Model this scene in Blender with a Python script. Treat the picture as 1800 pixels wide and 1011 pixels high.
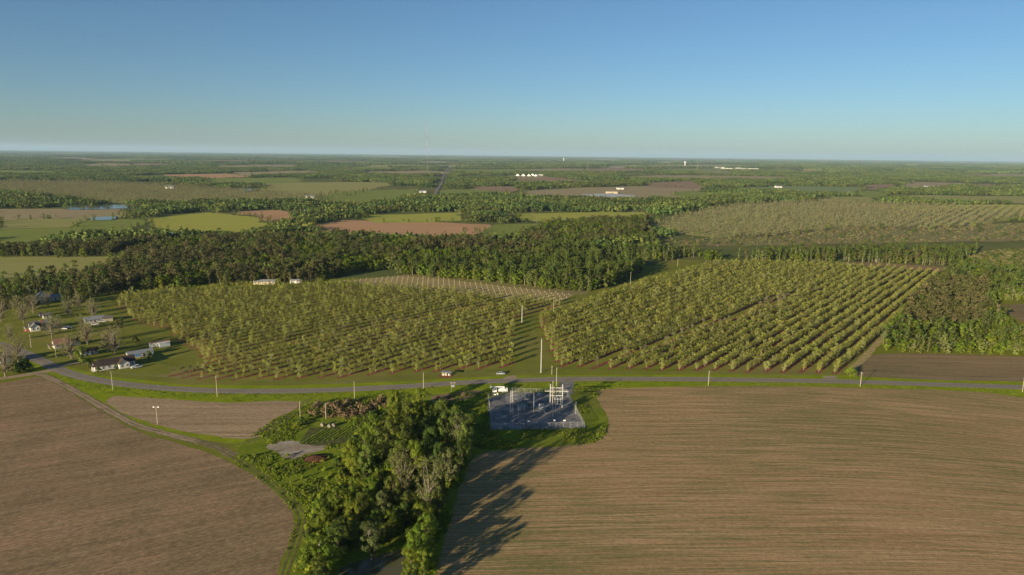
import bpy, math, random
import numpy as np
from mathutils import Matrix, Vector, Euler

for o in list(bpy.data.objects): bpy.data.objects.remove(o)
scene = bpy.context.scene
C = scene.collection
R = math.radians

# ------------------------------------------------------------------ camera, sky, sun, exposure
CAM_H = 120.0                                  # a drone 120 m up
PITCH = R(11.03); ROLL = R(0.6525); FPX = 1200.0
_f = np.array([0, math.cos(PITCH), -math.sin(PITCH)]); _r0 = np.array([1.0, 0, 0]); _u0 = np.cross(_r0, _f)
_r = math.cos(ROLL)*_r0 + math.sin(ROLL)*_u0; _u = -math.sin(ROLL)*_r0 + math.cos(ROLL)*_u0
cam = bpy.data.cameras.new('camera'); cam.lens = 24.0; cam.sensor_width = 36.0
cam.clip_start = 1.0; cam.clip_end = 200000.0
cob = bpy.data.objects.new('camera', cam); C.objects.link(cob); scene.camera = cob
cob.matrix_world = Matrix(((_r[0], _u[0], -_f[0], 0), (_r[1], _u[1], -_f[1], 0), (_r[2], _u[2], -_f[2], CAM_H), (0, 0, 0, 1)))

SUN_EL = R(11.6); SUN_AZ = math.atan2(-0.625, -0.78)       # azimuth of the sun, clockwise from +Y
world = bpy.data.worlds.new('World'); scene.world = world; world.use_nodes = True
wn = world.node_tree.nodes; wl = world.node_tree.links
sky = wn.new('ShaderNodeTexSky'); sky.sky_type = 'NISHITA'; sky.sun_disc = False
sky.sun_elevation = SUN_EL; sky.sun_rotation = SUN_AZ % (2*math.pi)
sky.altitude = 100; sky.air_density = 0.85; sky.dust_density = 0.45; sky.ozone_density = 4.4
tint = wn.new('ShaderNodeMix'); tint.data_type = 'RGBA'; tint.blend_type = 'MULTIPLY'; tint.inputs[0].default_value = 1.0; tint.inputs[7].default_value = (1.07, 1.02, 0.93, 1)
wl.new(sky.outputs['Color'], tint.inputs[6]); wl.new(tint.outputs[2], wn['Background'].inputs['Color']); wn['Background'].inputs['Strength'].default_value = 0.059
sl = bpy.data.lights.new('sun', 'SUN'); sl.energy = 5.0; sl.angle = R(0.6); sl.color = (1.0, 0.83, 0.56)
so = bpy.data.objects.new('sun', sl); C.objects.link(so)
sd = Vector((math.sin(SUN_AZ)*math.cos(SUN_EL), math.cos(SUN_AZ)*math.cos(SUN_EL), math.sin(SUN_EL)))
so.rotation_euler = sd.to_track_quat('Z', 'Y').to_euler()
scene.view_settings.view_transform = 'Standard'; scene.view_settings.look = 'None'
scene.view_settings.exposure = 0.98; scene.view_settings.gamma = 1.0
scene.cycles.use_denoising = True
scene.cycles.max_bounces = 8; scene.cycles.diffuse_bounces = 5; scene.cycles.transparent_max_bounces = 12; scene.cycles.volume_bounces = 0

# ------------------------------------------------------------------ where a point seen from the drone stands on level ground
def G(x, y, h=0.0):
    d = _f + (x-900.0)/FPX*_r - (y-505.5)/FPX*_u
    t = (h-CAM_H)/d[2]
    return (float(d[0]*t), float(d[1]*t))
def GP(pts): return np.array([G(*p) for p in pts])
def P(x, y, z=0.0):
    q = np.array([x, y, z-CAM_H]); k = q@_f
    return 900+FPX*(q@_r)/k, 505.5-FPX*(q@_u)/k
def inside(pts, poly):
    pts = np.asarray(pts); x, y = pts[:, 0], pts[:, 1]; c = np.zeros(len(pts), bool); n = len(poly)
    for i in range(n):
        x0, y0 = poly[i]; x1, y1 = poly[i-1]
        if y0 == y1: continue
        c ^= ((y0 > y) != (y1 > y)) & (x < (x1-x0)*(y-y0)/(y1-y0)+x0)
    return c
def hull(pts):
    p = sorted(map(tuple, pts))
    def half(ps):
        h = []
        for q in ps:
            while len(h) > 1 and (h[-1][0]-h[-2][0])*(q[1]-h[-2][1])-(h[-1][1]-h[-2][1])*(q[0]-h[-2][0]) <= 0: h.pop()
            h.append(q)
        return h
    a = half(p); b = half(p[::-1]); return np.array(a[:-1]+b[:-1])
def smooth(pts, n=10, closed=False):
    p = np.asarray(pts, float); out = []; m = len(p)
    for i in range(m if closed else m-1):
        if closed: a, b, c, d = p[i-1], p[i], p[(i+1) % m], p[(i+2) % m]
        else: a, b, c, d = p[max(i-1, 0)], p[i], p[i+1], p[min(i+2, m-1)]
        for k in range(n):
            t = k/n
            out.append(0.5*((2*b)+(-a+c)*t+(2*a-5*b+4*c-d)*t*t+(-a+3*b-3*c+d)*t**3))
    if not closed: out.append(p[-1])
    return np.array(out)
def wobble(poly, amp, seed=0, step=6.0):
    rg = np.random.default_rng(seed); out = []
    n = len(poly)
    for i in range(n):
        a, b = np.array(poly[i]), np.array(poly[(i+1) % n]); L = np.linalg.norm(b-a); k = max(1, int(L/step))
        for j in range(k): out.append(a+(b-a)*j/k+rg.normal(0, amp, 2))
    return np.array(out)

# ------------------------------------------------------------------ materials
class NT:
    def __init__(s, name):
        s.m = bpy.data.materials.new(name); s.m.use_nodes = True; s.t = s.m.node_tree; s.n = s.t.nodes
        s.b = s.n['Principled BSDF']; s.out = s.n['Material Output']
    def put(s, sock, v):
        if hasattr(v, 'is_output'): s.t.links.new(v, sock)
        else: sock.default_value = v
    def math(s, op, a, b=0.0, clamp=False):
        n = s.n.new('ShaderNodeMath'); n.operation = op; n.use_clamp = clamp
        s.put(n.inputs[0], a); s.put(n.inputs[1], b); return n.outputs[0]
    def pos(s):
        return s.n.new('ShaderNodeTexCoord').outputs['Object']
    def xyz(s, v):
        n = s.n.new('ShaderNodeSeparateXYZ'); s.put(n.inputs[0], v); return n.outputs
    def vec(s, x, y, z=0.0):
        n = s.n.new('ShaderNodeCombineXYZ'); s.put(n.inputs[0], x); s.put(n.inputs[1], y); s.put(n.inputs[2], z); return n.outputs[0]
    def noise(s, v, scale, detail=4, rough=0.55, dist=0.0):
        n = s.n.new('ShaderNodeTexNoise'); s.put(n.inputs['Vector'], v); n.inputs['Scale'].default_value = scale
        n.inputs['Detail'].default_value = detail; n.inputs['Roughness'].default_value = rough; n.inputs['Distortion'].default_value = dist
        return n.outputs['Fac']
    def rng(s, v, a, b, c=0.0, d=1.0):
        n = s.n.new('ShaderNodeMapRange'); s.put(n.inputs[0], v)
        for i, q in enumerate((a, b, c, d)): n.inputs[1+i].default_value = q
        return n.outputs[0]
    def mix(s, f, a, b, blend='MIX'):
        n = s.n.new('ShaderNodeMix'); n.data_type = 'RGBA'; n.blend_type = blend
        s.put(n.inputs[0], f)
        s.put(n.inputs[6], a if hasattr(a, 'is_output') else (*a, 1)); s.put(n.inputs[7], b if hasattr(b, 'is_output') else (*b, 1))
        return n.outputs[2]
    def bump(s, h, strength, dist):
        n = s.n.new('ShaderNodeBump'); n.inputs['Strength'].default_value = strength; n.inputs['Distance'].default_value = dist
        s.put(n.inputs['Height'], h); s.t.links.new(n.outputs[0], s.b.inputs['Normal'])
    def fin(s, col, rough=0.9, spec=0.15, metal=0.0):
        s.put(s.b.inputs['Base Color'], col if hasattr(col, 'is_output') else (*col, 1))
        s.b.inputs['Roughness'].default_value = rough; s.b.inputs['Specular IOR Level'].default_value = spec; s.b.inputs['Metallic'].default_value = metal
        return s.m

def soil(name, a, b, g, ang, pitch=1.0, curve=0.0, u0=0.0, green=0.5, far=False, rowcon=0.3, dark=(0.05, 0.04, 0.03), bare=None, clod=0.3, rowbump=.25, lines=0.0):
    s = NT(name); X = s.xyz(s.pos()); ca, sa = math.cos(ang), math.sin(ang)
    u = s.math('ADD', s.math('MULTIPLY', X[0], ca), s.math('MULTIPLY', X[1], sa))
    v = s.math('ADD', s.math('MULTIPLY', X[0], -sa), s.math('MULTIPLY', X[1], ca))
    du = s.math('MAXIMUM', s.math('ADD', u, -u0), 0.0)
    v = s.math('ADD', v, s.math('MULTIPLY', s.math('MULTIPLY', du, du), curve))
    p = s.vec(u, v)
    wob = s.math('MULTIPLY', s.math('ADD', s.noise(p, 0.012, 3), -0.5), 5.0)
    v = s.math('ADD', v, wob)
    st = s.noise(s.vec(s.math('MULTIPLY', u, 0.012), s.math('MULTIPLY', v, 0.22)), 1.0, 6, 0.6)
    st2 = s.noise(s.vec(s.math('MULTIPLY', u, 0.03), s.math('MULTIPLY', v, 0.9), 7.0), 1.0, 5, 0.65)
    big = s.noise(p, 0.008, 4, 0.55)
    sp = s.noise(p, 0.55, 4, 0.65)
    col = s.mix(s.rng(st, 0.33, 0.67), a, b)
    if bare: col = s.mix(s.rng(s.noise(p, 0.016, 5, 0.6), 0.5, 0.66), col, bare); col = s.mix(s.math('MULTIPLY', s.rng(s.noise(p, 0.03, 5, 0.62), 0.56, 0.70), 0.5), col, s.mix(0.5, col, dark))
    gm = s.math('MULTIPLY', s.rng(s.math('ADD', s.math('MULTIPLY', st2, 0.75), s.math('MULTIPLY', big, 0.4)), 0.50, 0.68), green, True)
    ln = s.noise(s.vec(s.math('MULTIPLY', u, 0.006), s.math('MULTIPLY', v, 1.6), 11.0), 1.0, 3, 0.5)
    col = s.mix(s.math('MULTIPLY', s.rng(ln, 0.60, 0.70), lines), col, s.mix(0.65, col, dark))
    col = s.mix(gm, col, g)
    col = s.mix(s.math('MULTIPLY', s.rng(sp, 0.35, 0.7), 0.45), col, s.mix(0.55, col, dark))
    w = s.n.new('ShaderNodeTexWave'); w.bands_direction = 'Y'; w.inputs['Scale'].default_value = 0.314/pitch; w.inputs['Distortion'].default_value = 2.6
    w.inputs['Detail'].default_value = 2; w.inputs['Detail Scale'].default_value = 1.2
    s.put(w.inputs['Vector'], s.vec(s.math('MULTIPLY', u, 0.05), v))
    rows = w.outputs['Fac']
    rv = s.math('MULTIPLY', s.rng(rows, 0.45, 0.0), s.math('MULTIPLY', s.rng(st2, 0.35, 0.65, 0.25, 1.4), rowcon))
    col = s.mix(rv, col, s.mix(0.7, col, dark))
    cl = s.noise(s.vec(s.math('MULTIPLY', u, 0.45), v, 3.0), 1.0, 5, 0.75)
    col = s.mix(s.math('MULTIPLY', s.rng(cl, 0.46, 0.64), clod), col, s.mix(0.62, col, dark)); col = s.mix(s.math('MULTIPLY', s.rng(cl, 0.46, 0.3), clod), col, s.mix(0.5, col, (0.52, 0.42, 0.30)))
    # heavier wheel tracks between passes
    w2 = s.n.new('ShaderNodeTexWave'); w2.bands_direction = 'Y'; w2.inputs['Scale'].default_value = 0.314/(pitch*6.1); w2.inputs['Distortion'].default_value = 2.0
    w2.inputs['Detail Scale'].default_value = 0.3
    s.put(w2.inputs['Vector'], s.vec(s.math('MULTIPLY', u, 0.02), v))
    col = s.mix(s.math('MULTIPLY', s.rng(w2.outputs['Fac'], 0.12, 0.0), rowcon*1.1), col, s.mix(0.6, col, dark))
    if not far:
        h = s.math('ADD', s.math('MULTIPLY', rows, rowbump), s.math('MULTIPLY', s.noise(p, 1.7, 5, 0.7), 0.8))
        s.bump(h, 0.55, 0.16)
    return s.fin(col, 0.95, 0.05)
def grass(name, a, b, c, sc=0.05, bump=True, mow=None):
    s = NT(name); p = s.pos()
    n1 = s.noise(p, sc, 6, 0.6); n2 = s.noise(p, sc*0.18, 4, 0.55, 0.6); n3 = s.noise(p, 0.9, 5, 0.7)
    col = s.mix(s.rng(n1, 0.35, 0.65), a, b); col = s.mix(s.math('MULTIPLY', s.rng(n2, 0.5, 0.72), 0.7), col, c)
    col = s.mix(s.math('MULTIPLY', s.rng(n3, 0.42, 0.72), 0.5), col, s.mix(0.6, col, (0.02, 0.035, 0.008)))
    if mow is not None:
        X = s.xyz(p); v = s.math('ADD', s.math('MULTIPLY', X[0], -math.sin(mow)), s.math('MULTIPLY', X[1], math.cos(mow)))
        w = s.math('SINE', s.math('MULTIPLY', v, 2.1)); col = s.mix(s.math('MULTIPLY', s.rng(w, 0.2, 1.0), 0.16), col, s.mix(0.5, col, (0.03, 0.03, 0.01)))
    if bump: s.bump(s.noise(p, 1.3, 5, 0.75), 0.7, 0.35)
    return s.fin(col, 1.0, 0.0)
def plain(name, c, rough=0.7, spec=0.3, metal=0.0, var=0.12, sc=1.5):
    s = NT(name); n = s.noise(s.pos(), sc, 5, 0.65)
    return s.fin(s.mix(s.rng(n, 0.3, 0.7), tuple(q*(1-var) for q in c), tuple(min(1, q*(1+var)) for q in c)), rough, spec, metal)
def leafmat(name, a, b, c=None, trans=0.3, hv=0.04, vv=0.45):
    s = NT(name); at = s.n.new('ShaderNodeAttribute'); at.attribute_name = 'tone'
    oi = s.n.new('ShaderNodeObjectInfo').outputs['Random']
    col = s.mix(at.outputs['Fac'], a, b)
    if c: col = s.mix(s.math('MULTIPLY', s.rng(oi, 0.55, 1.0), 0.8), col, c)
    hs = s.n.new('ShaderNodeHueSaturation'); s.put(hs.inputs['Hue'], s.rng(oi, 0, 1, 0.5-hv*0.5, 0.5+hv*0.5))
    s.put(hs.inputs['Value'], s.rng(s.math('FRACT', s.math('MULTIPLY', oi, 7.31)), 0, 1, 1-vv*0.5, 1+vv*0.5)); s.put(hs.inputs['Color'], col)
    s.fin(hs.outputs[0], 0.75, 0.12)
    tr = s.n.new('ShaderNodeBsdfTranslucent'); s.t.links.new(hs.outputs[0], tr.inputs[0])
    mx = s.n.new('ShaderNodeMixShader'); mx.inputs[0].default_value = trans
    s.t.links.new(s.b.outputs[0], mx.inputs[1]); s.t.links.new(tr.outputs[0], mx.inputs[2]); s.t.links.new(mx.outputs[0], s.out.inputs[0])
    return s.m

# ------------------------------------------------------------------ meshes and tags
def tag(o, label=None, cat=None, group=None, kind=None):
    if label: o['label'] = label
    if cat: o['category'] = cat
    if group: o['group'] = group
    if kind: o['kind'] = kind
    return o
def link(name, mesh, mat=None, parent=None):
    o = bpy.data.objects.new(name, mesh); C.objects.link(o)
    if mat is not None: mesh.materials.clear(); mesh.materials.append(mat)
    if parent: o.parent = parent
    return o
def thing(name, xy, rz, label, cat, group=None, z=0.0):
    o = bpy.data.objects.new(name, None); C.objects.link(o); o.empty_display_size = 0.5
    o.location = (xy[0], xy[1], z); o.rotation_euler = (0, 0, rz)
    return tag(o, label, cat, group)
def pymesh(name, V, F):
    m = bpy.data.meshes.new(name); m.from_pydata([tuple(map(float, v)) for v in V], [], [tuple(map(int, f)) for f in F]); m.update(); return m
def sheet(name, poly, z, mat, kind='structure'):
    from mathutils.geometry import tessellate_polygon
    V = [(float(x), float(y), z) for x, y in poly]
    tri = tessellate_polygon([[Vector((x, y, 0)) for x, y, _ in V]])
    F = []
    for t in tri:
        a, b, c = (V[i] for i in t)
        F.append(t if (b[0]-a[0])*(c[1]-a[1])-(b[1]-a[1])*(c[0]-a[0]) > 0 else t[::-1])
    return tag(link(name, pymesh(name, V, F), mat), kind=kind)
def ribbon(name, path, w0, w1, z, mat, kind='structure', crown=0.0):
    p = np.asarray(path, float); d = np.gradient(p, axis=0); d /= np.linalg.norm(d, axis=1)[:, None]+1e-9; n = np.stack([-d[:, 1], d[:, 0]], 1)
    w0 = np.broadcast_to(w0, len(p)); w1 = np.broadcast_to(w1, len(p))
    a = p+n*w0[:, None]; b = p+n*w1[:, None]; V = []; F = []
    for i in range(len(p)): V += [(*a[i], z), (*((a[i]+b[i])/2), z+crown), (*b[i], z)]
    for i in range(len(p)-1): k = 3*i; F += [(k, k+3, k+4, k+1), (k+1, k+4, k+5, k+2)]
    m = pymesh(name, V, F)
    if m.polygons[0].normal.z < 0: m.flip_normals()
    return tag(link(name, m, mat), kind=kind)
class MB:
    def __init__(s): s.V = []; s.F = []
    def add(s, V, F): k = len(s.V); s.V += [tuple(v) for v in V]; s.F += [tuple(i+k for i in f) for f in F]; return s
    def box(s, sx, sy, sz, c=(0, 0, 0), rz=0.0, ry=0.0, taper=1.0):
        """box with its base centre at c"""
        rot = Euler((0, ry, rz)).to_matrix(); V = []
        for z in (0, 1):
            t = taper if z else 1.0
            for x, y in ((-.5, -.5), (.5, -.5), (.5, .5), (-.5, .5)): V.append(rot@Vector((x*sx*t, y*sy*t, z*sz))+Vector(c))
        return s.add(V, [(3, 2, 1, 0), (4, 5, 6, 7), (0, 1, 5, 4), (1, 2, 6, 5), (2, 3, 7, 6), (3, 0, 4, 7)])
    def tube(s, pts, rad, n=6, cap=True):
        pts = [Vector(p) for p in pts]; rad = [rad]*len(pts) if not hasattr(rad, '__len__') else rad; V = []; F = []
        for i, p in enumerate(pts):
            d = (pts[min(i+1, len(pts)-1)]-pts[max(i-1, 0)]).normalized()
            a = d.cross(Vector((0, 0, 1)) if abs(d.z) < .95 else Vector((1, 0, 0))).normalized(); b = d.cross(a)
            for k in range(n): t = 2*math.pi*k/n; V.append(p+(a*math.cos(t)+b*math.sin(t))*rad[i])
        for i in range(len(pts)-1):
            for k in range(n): k2 = (k+1) % n; F.append((i*n+k2, i*n+k, (i+1)*n+k, (i+1)*n+k2))
        if cap: F += [tuple(range(n)), tuple(range((len(pts)-1)*n, len(pts)*n))[::-1]]
        return s.add(V, F)
    def prism(s, prof, x0, x1):
        """profile of (y, z) points extruded along x"""
        n = len(prof); V = [(x0, y, z) for y, z in prof]+[(x1, y, z) for y, z in prof]
        return s.add(V, [tuple(range(n))[::-1], tuple(range(n, 2*n))]+[(i, (i+1) % n, n+(i+1) % n, n+i) for i in range(n)])
    def mesh(s, name):
        m = pymesh(name, s.V, s.F); import bmesh
        b = bmesh.new(); b.from_mesh(m); bmesh.ops.recalc_face_normals(b, faces=b.faces[:]); b.to_mesh(m); b.free(); return m
    def build(s, name, mat, parent=None): return link(name, s.mesh(name), mat, parent)

# ------------------------------------------------------------------ tree forms (built once, shared by all copies)
def unit(rg, n):
    v = rg.normal(size=(n, 3)); return v/np.linalg.norm(v, axis=1)[:, None]
def leafcloud(rg, cen, rad, per, size, tone, mid, flat=1.0, outward=0.75):
    """leaf-sized faces spread through the clumps; returns vertices (4n,3) and a tone for each vertex"""
    Vs = []; Ts = []
    for c, r, t in zip(cen, rad, tone):
        n = max(3, int(per*(0.7+0.6*rg.random())))
        d = unit(rg, n); q = c+d*r*(rg.random(n)**0.4)[:, None]*np.array([1, 1, flat])
        o = q-mid; o /= np.linalg.norm(o, axis=1)[:, None]+1e-6
        nr = outward*(0.6*d+0.6*o+np.array([0, 0, 0.25]))+(1.25-outward)*unit(rg, n); nr /= np.linalg.norm(nr, axis=1)[:, None]
        a = np.cross(nr, unit(rg, n)); a /= np.linalg.norm(a, axis=1)[:, None]; b = np.cross(nr, a)
        s = size*(0.55+0.8*rg.random(n))[:, None]; a = a*s; b = b*s*(0.55+0.4*rg.random(n))[:, None]
        Vs.append(np.stack([q-a, q-b*0.9, q+a, q+b*1.1], 1).reshape(-1, 3))
        Ts.append(np.repeat(np.clip(t+rg.normal(0, .16, n), 0, 1), 4))
    return np.concatenate(Vs), np.concatenate(Ts)
def leafmesh(name, V, T, mats, tr=None):
    """leaf quads (material 0) and an optional trunk MB (material 1) as one mesh"""
    n = len(V)//4; k = n*4
    Vt = V if tr is None else np.concatenate([V, np.array([tuple(v) for v in tr.V])])
    F = np.arange(k).reshape(-1, 4).tolist(); nl = len(F)
    if tr is not None: F += [tuple(i+k for i in f) for f in tr.F]
    m = pymesh(name, Vt, F); [m.materials.append(q) for q in mats]
    if tr is not None: m.polygons.foreach_set('material_index', [0]*nl+[1]*(len(F)-nl))
    a = m.attributes.new('tone', 'FLOAT', 'POINT'); tt = np.zeros(len(Vt), np.float32); tt[:k] = T; a.data.foreach_set('value', tt)
    return m
def treeform(seed, name, leaf, bark, H, R_, bottom, nclump, per, size, shape='round', clr=0.36, trunk_r=0.22, limbs=7, sides=5, flat=0.85, outward=0.75, lean=0.0):
    """returns a dict of trunk, crown and joined meshes for a tree of height H and crown radius R_"""
    rg = np.random.default_rng(seed); z0 = H*bottom; cz = (H+z0)/2; hz = (H-z0)/2; cen = []; rad = []
    while len(cen) < nclump:
        t = rg.random(); z = z0+(H-z0)*t
        if shape == 'round': w = math.sqrt(max(0, 1-((z-cz)/hz)**2))**0.8
        elif shape == 'vase': w = 0.35+0.65*min(1, t*1.6) if t < .75 else 1.0-(t-.75)*1.6
        elif shape == 'cone': w = 1-0.85*t
        elif shape == 'pine': w = (0.35+1.2*t) if t < .5 else 1.1*math.sqrt(max(0.02, 1-((t-.5)/.5)**2))
        elif shape == 'dome': w = math.sqrt(max(0.0, 1-t*t))
        a = rg.random()*2*math.pi; rr = R_*w*math.sqrt(rg.random())*(0.75+0.4*rg.random()); r = R_*clr*(0.6+0.7*rg.random())
        cen.append([rr*math.cos(a)+lean*z/H, rr*math.sin(a), min(z, H-r*0.5)]); rad.append(r)
    cen = np.array(cen); rad = np.array(rad); tone = rg.random(nclump)
    mid = np.array([lean*.5, 0, z0+(H-z0)*.4])
    V, T = leafcloud(rg, cen, rad, per, size, tone, mid, flat, outward)
    tr = MB(); top = H*(0.8 if shape in ('pine', 'cone') else 0.55)
    tr.tube([(0, 0, -.3), (0.1*trunk_r, 0, H*.15), (lean*.3+rg.normal()*.15, rg.normal()*.15, top*.6), (lean*.55+rg.normal()*.2, rg.normal()*.2, top)], [trunk_r*1.25, trunk_r, trunk_r*.75, trunk_r*.4], sides)
    for i in rg.permutation(nclump)[:limbs]:
        c = cen[i]; zz = min(max(z0*.7, c[2]*.45), top*.95)
        b = np.array([lean*.5*zz/H, 0, zz]); mm = (b+c)/2+rg.normal(0, R_*.08, 3)
        tr.tube([b, mm, c], [trunk_r*.5, trunk_r*.32, trunk_r*.13], 4, False)
    return dict(name=name, crown=leafmesh('crown', V, T, [leaf]), trunk=link_mesh(tr, 'trunk', bark), whole=leafmesh(name, V, T, [leaf, bark], tr), H=H, R=R_)
def link_mesh(mb, name, mat):
    m = pymesh(name, mb.V, mb.F); m.materials.append(mat); return m
def bareform(seed, name, leaf, bark, H, R_, per=5, size=0.2, trunk_r=0.25, fork=0.22, depth=4, tw=1.0):
    """a tree still nearly leafless: forking limbs, a haze of twigs and buds"""
    rg = np.random.default_rng(seed); tr = MB(); tips = []
    def grow(p, d, L, r, k):
        q = p+d*L*.5+rg.normal(0, L*.05, 3); e = q+(d+rg.normal(0, .16, 3)+np.array([0, 0, .06]))*L*.5
        tr.tube([p, q, e], [r, r*.8, r*.6], 5 if k == 0 else (4 if k < 3 else 3), False)
        if k >= 2: tips.append((q, d)); tips.append((e, d))
        if k >= depth: return
        for j in range(3 if k == 0 else rg.integers(2, 4)):
            n = d+rg.normal(0, .52 if k else .62, 3)*np.array([1, 1, .55])+np.array([0, 0, .12]); n /= np.linalg.norm(n)
            grow(e, n, L*(0.95 if k == 0 else .72)*(0.8+.4*rg.random()), r*.56, k+1)
    grow(np.array([0, 0, -.2]), np.array([0, 0, 1.0]), H*fork, trunk_r, 0)
    P_ = np.array([t[0] for t in tips]); s = (H*.96)/P_[:, 2].max(); sr = R_/np.percentile(np.linalg.norm(P_[:, :2], axis=1), 95)
    tr.V = [(v[0]*sr, v[1]*sr, v[2]*s) for v in tr.V]; P_ = P_*np.array([sr, sr, s])
    twV = []; twT = []
    n = int(len(P_)*7*tw); idx = rg.integers(0, len(P_), n); q = P_[idx]; d = unit(rg, n)*0.9+np.array([0, 0, .5])+(q-np.array([0, 0, H*.4]))/H*.9
    d /= np.linalg.norm(d, axis=1)[:, None]; a = np.cross(d, unit(rg, n)); a /= np.linalg.norm(a, axis=1)[:, None]
    L = (H*.075*(0.6+.9*rg.random(n)))[:, None]; w = 0.034
    tV = np.stack([q-a*w, q+a*w, q+d*L+a*w*.5, q+d*L-a*w*.5], 1).reshape(-1, 3)
    k = len(tr.V); tr.V += [tuple(v) for v in tV]; tr.F += [(k+4*i, k+4*i+1, k+4*i+2, k+4*i+3) for i in range(n)]
    V, T = leafcloud(rg, P_, np.full(len(P_), H*.07), per, size, rg.random(len(P_)), np.array([0, 0, H*.5]), 1.0, 0.4)
    return dict(name=name, crown=leafmesh('crown', V, T, [leaf]), trunk=link_mesh(tr, 'trunk', bark), whole=leafmesh(name, V, T, [leaf, bark], tr), H=H, R=R_)

SRC = []
def source(mesh):
    o = bpy.data.objects.new('form_'+mesh.name, mesh); SRC.append(o); return o     # never linked: only feeds the scatter below
def scatter(name, xy, forms, label, cat, zs=0.0, smin=0.8, smax=1.2, seed=0, var=None, rot=None, zsc=None, kind='stuff'):
    """one 'stuff' object: many copies of the given meshes standing at the points xy"""
    rg = np.random.default_rng(seed); n = len(xy)
    m = bpy.data.meshes.new(name); m.vertices.add(n); co = np.zeros((n, 3), np.float32); co[:, :2] = xy; co[:, 2] = zs
    m.vertices.foreach_set('co', co.ravel())
    rz = rg.random(n)*6.283 if rot is None else np.broadcast_to(rot, n); s = smin+(smax-smin)*rg.random(n)
    sc = np.stack([s*(.9+.2*rg.random(n)), s*(.9+.2*rg.random(n)), s*(.85+.3*rg.random(n)) if zsc is None else np.broadcast_to(zsc, n)], 1)
    vi = rg.integers(0, len(forms), n) if var is None else var
    a = m.attributes.new('rz', 'FLOAT_VECTOR', 'POINT'); e = np.zeros((n, 3), np.float32); e[:, 2] = rz; a.data.foreach_set('vector', e.ravel())
    a = m.attributes.new('sc', 'FLOAT_VECTOR', 'POINT'); a.data.foreach_set('vector', sc.astype(np.float32).ravel())
    a = m.attributes.new('vi', 'INT', 'POINT'); a.data.foreach_set('value', np.asarray(vi, np.int32))
    g = bpy.data.node_groups.new('scatter_'+name, 'GeometryNodeTree')
    g.interface.new_socket('Geometry', in_out='INPUT', socket_type='NodeSocketGeometry'); g.interface.new_socket('Geometry', in_out='OUTPUT', socket_type='NodeSocketGeometry')
    nn = g.nodes; L = g.links; gi = nn.new('NodeGroupInput'); go = nn.new('NodeGroupOutput'); j = nn.new('GeometryNodeJoinGeometry')
    def attr(nm, dt):
        q = nn.new('GeometryNodeInputNamedAttribute'); q.data_type = dt; q.inputs['Name'].default_value = nm; return q.outputs['Attribute']
    rzv = attr('rz', 'FLOAT_VECTOR'); scv = attr('sc', 'FLOAT_VECTOR'); viv = attr('vi', 'INT')
    er = nn.new('FunctionNodeEulerToRotation'); L.new(rzv, er.inputs[0])
    for k, fm in enumerate(forms):
        cm = nn.new('FunctionNodeCompare'); cm.data_type = 'INT'; cm.operation = 'EQUAL'
        ins = [q for q in cm.inputs if q.enabled]; L.new(viv, ins[0]); ins[1].default_value = k
        oi = nn.new('GeometryNodeObjectInfo'); oi.inputs['Object'].default_value = fm
        ip = nn.new('GeometryNodeInstanceOnPoints'); L.new(gi.outputs[0], ip.inputs['Points']); L.new(cm.outputs[0], ip.inputs['Selection'])
        L.new(oi.outputs['Geometry'], ip.inputs['Instance']); L.new(er.outputs[0], ip.inputs['Rotation']); L.new(scv, ip.inputs['Scale']); L.new(ip.outputs[0], j.inputs[0])
    L.new(j.outputs[0], go.inputs[0])
    o = link(name, m); md = o.modifiers.new('scatter', 'NODES'); md.node_group = g
    return tag(o, label, cat, kind=kind)
def tree(form, xy, label, group, s=1.0, rz=None, zs=None, seed=None, cat='tree', z=0.0):
    rg = random.Random(seed if seed is not None else xy[0]*17.3+xy[1]*3.1)
    o = thing(form['name'], xy, rg.random()*6.28 if rz is None else rz, label, cat, group, z)
    o.scale = (s, s, zs or s)
    for k in ('trunk', 'crown'): c = bpy.data.objects.new(k, form[k]); C.objects.link(c); c.parent = o
    return o

BARK = plain('bark_brown', (0.13, 0.095, 0.065), 0.95, 0.1, var=.3); BARKG = plain('bark_grey', (0.22, 0.19, 0.15), 0.95, 0.1, var=.25)
BARKD = plain('bark_greybrown', (0.19, 0.16, 0.12), 0.95, 0.05, var=.25)
BARKP = plain('bark_pale', (0.30, 0.26, 0.19), 0.95, 0.1, var=.2)
L_PEC = leafmat('leaf_pecan', (0.25, 0.295, 0.045), (0.40, 0.405, 0.085), (0.37, 0.335, 0.12), 0.48, .05, .6)
L_BRT = leafmat('leaf_bright', (0.10, 0.155, 0.016), (0.21, 0.255, 0.028), None, 0.42)
L_MID = leafmat('leaf_mid', (0.075, 0.115, 0.02), (0.15, 0.185, 0.036), None, 0.4)
L_DRK = leafmat('leaf_dark', (0.045, 0.075, 0.016), (0.10, 0.135, 0.026), None, 0.35)
L_GRY = leafmat('leaf_greygreen', (0.10, 0.125, 0.04), (0.18, 0.20, 0.065), None, 0.4)
L_PAL = leafmat('leaf_pale', (0.14, 0.16, 0.05), (0.21, 0.215, 0.08), None, 0.35)
L_PIN = leafmat('leaf_pine', (0.07, 0.08, 0.026), (0.14, 0.14, 0.045), (0.17, 0.125, 0.06), 0.3)
L_BUD = leafmat('leaf_buds', (0.20, 0.195, 0.08), (0.28, 0.27, 0.115), (0.24, 0.29, 0.075), 0.45)
L_FOR = leafmat('leaf_forest', (0.07, 0.11, 0.024), (0.19, 0.235, 0.045), (0.20, 0.18, 0.07), 0.42, 0.07, 0.9)
L_FAR = leafmat('leaf_farwood', (0.06, 0.095, 0.026), (0.20, 0.24, 0.055), None, 0.38, 0.06, 0.6)
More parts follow.
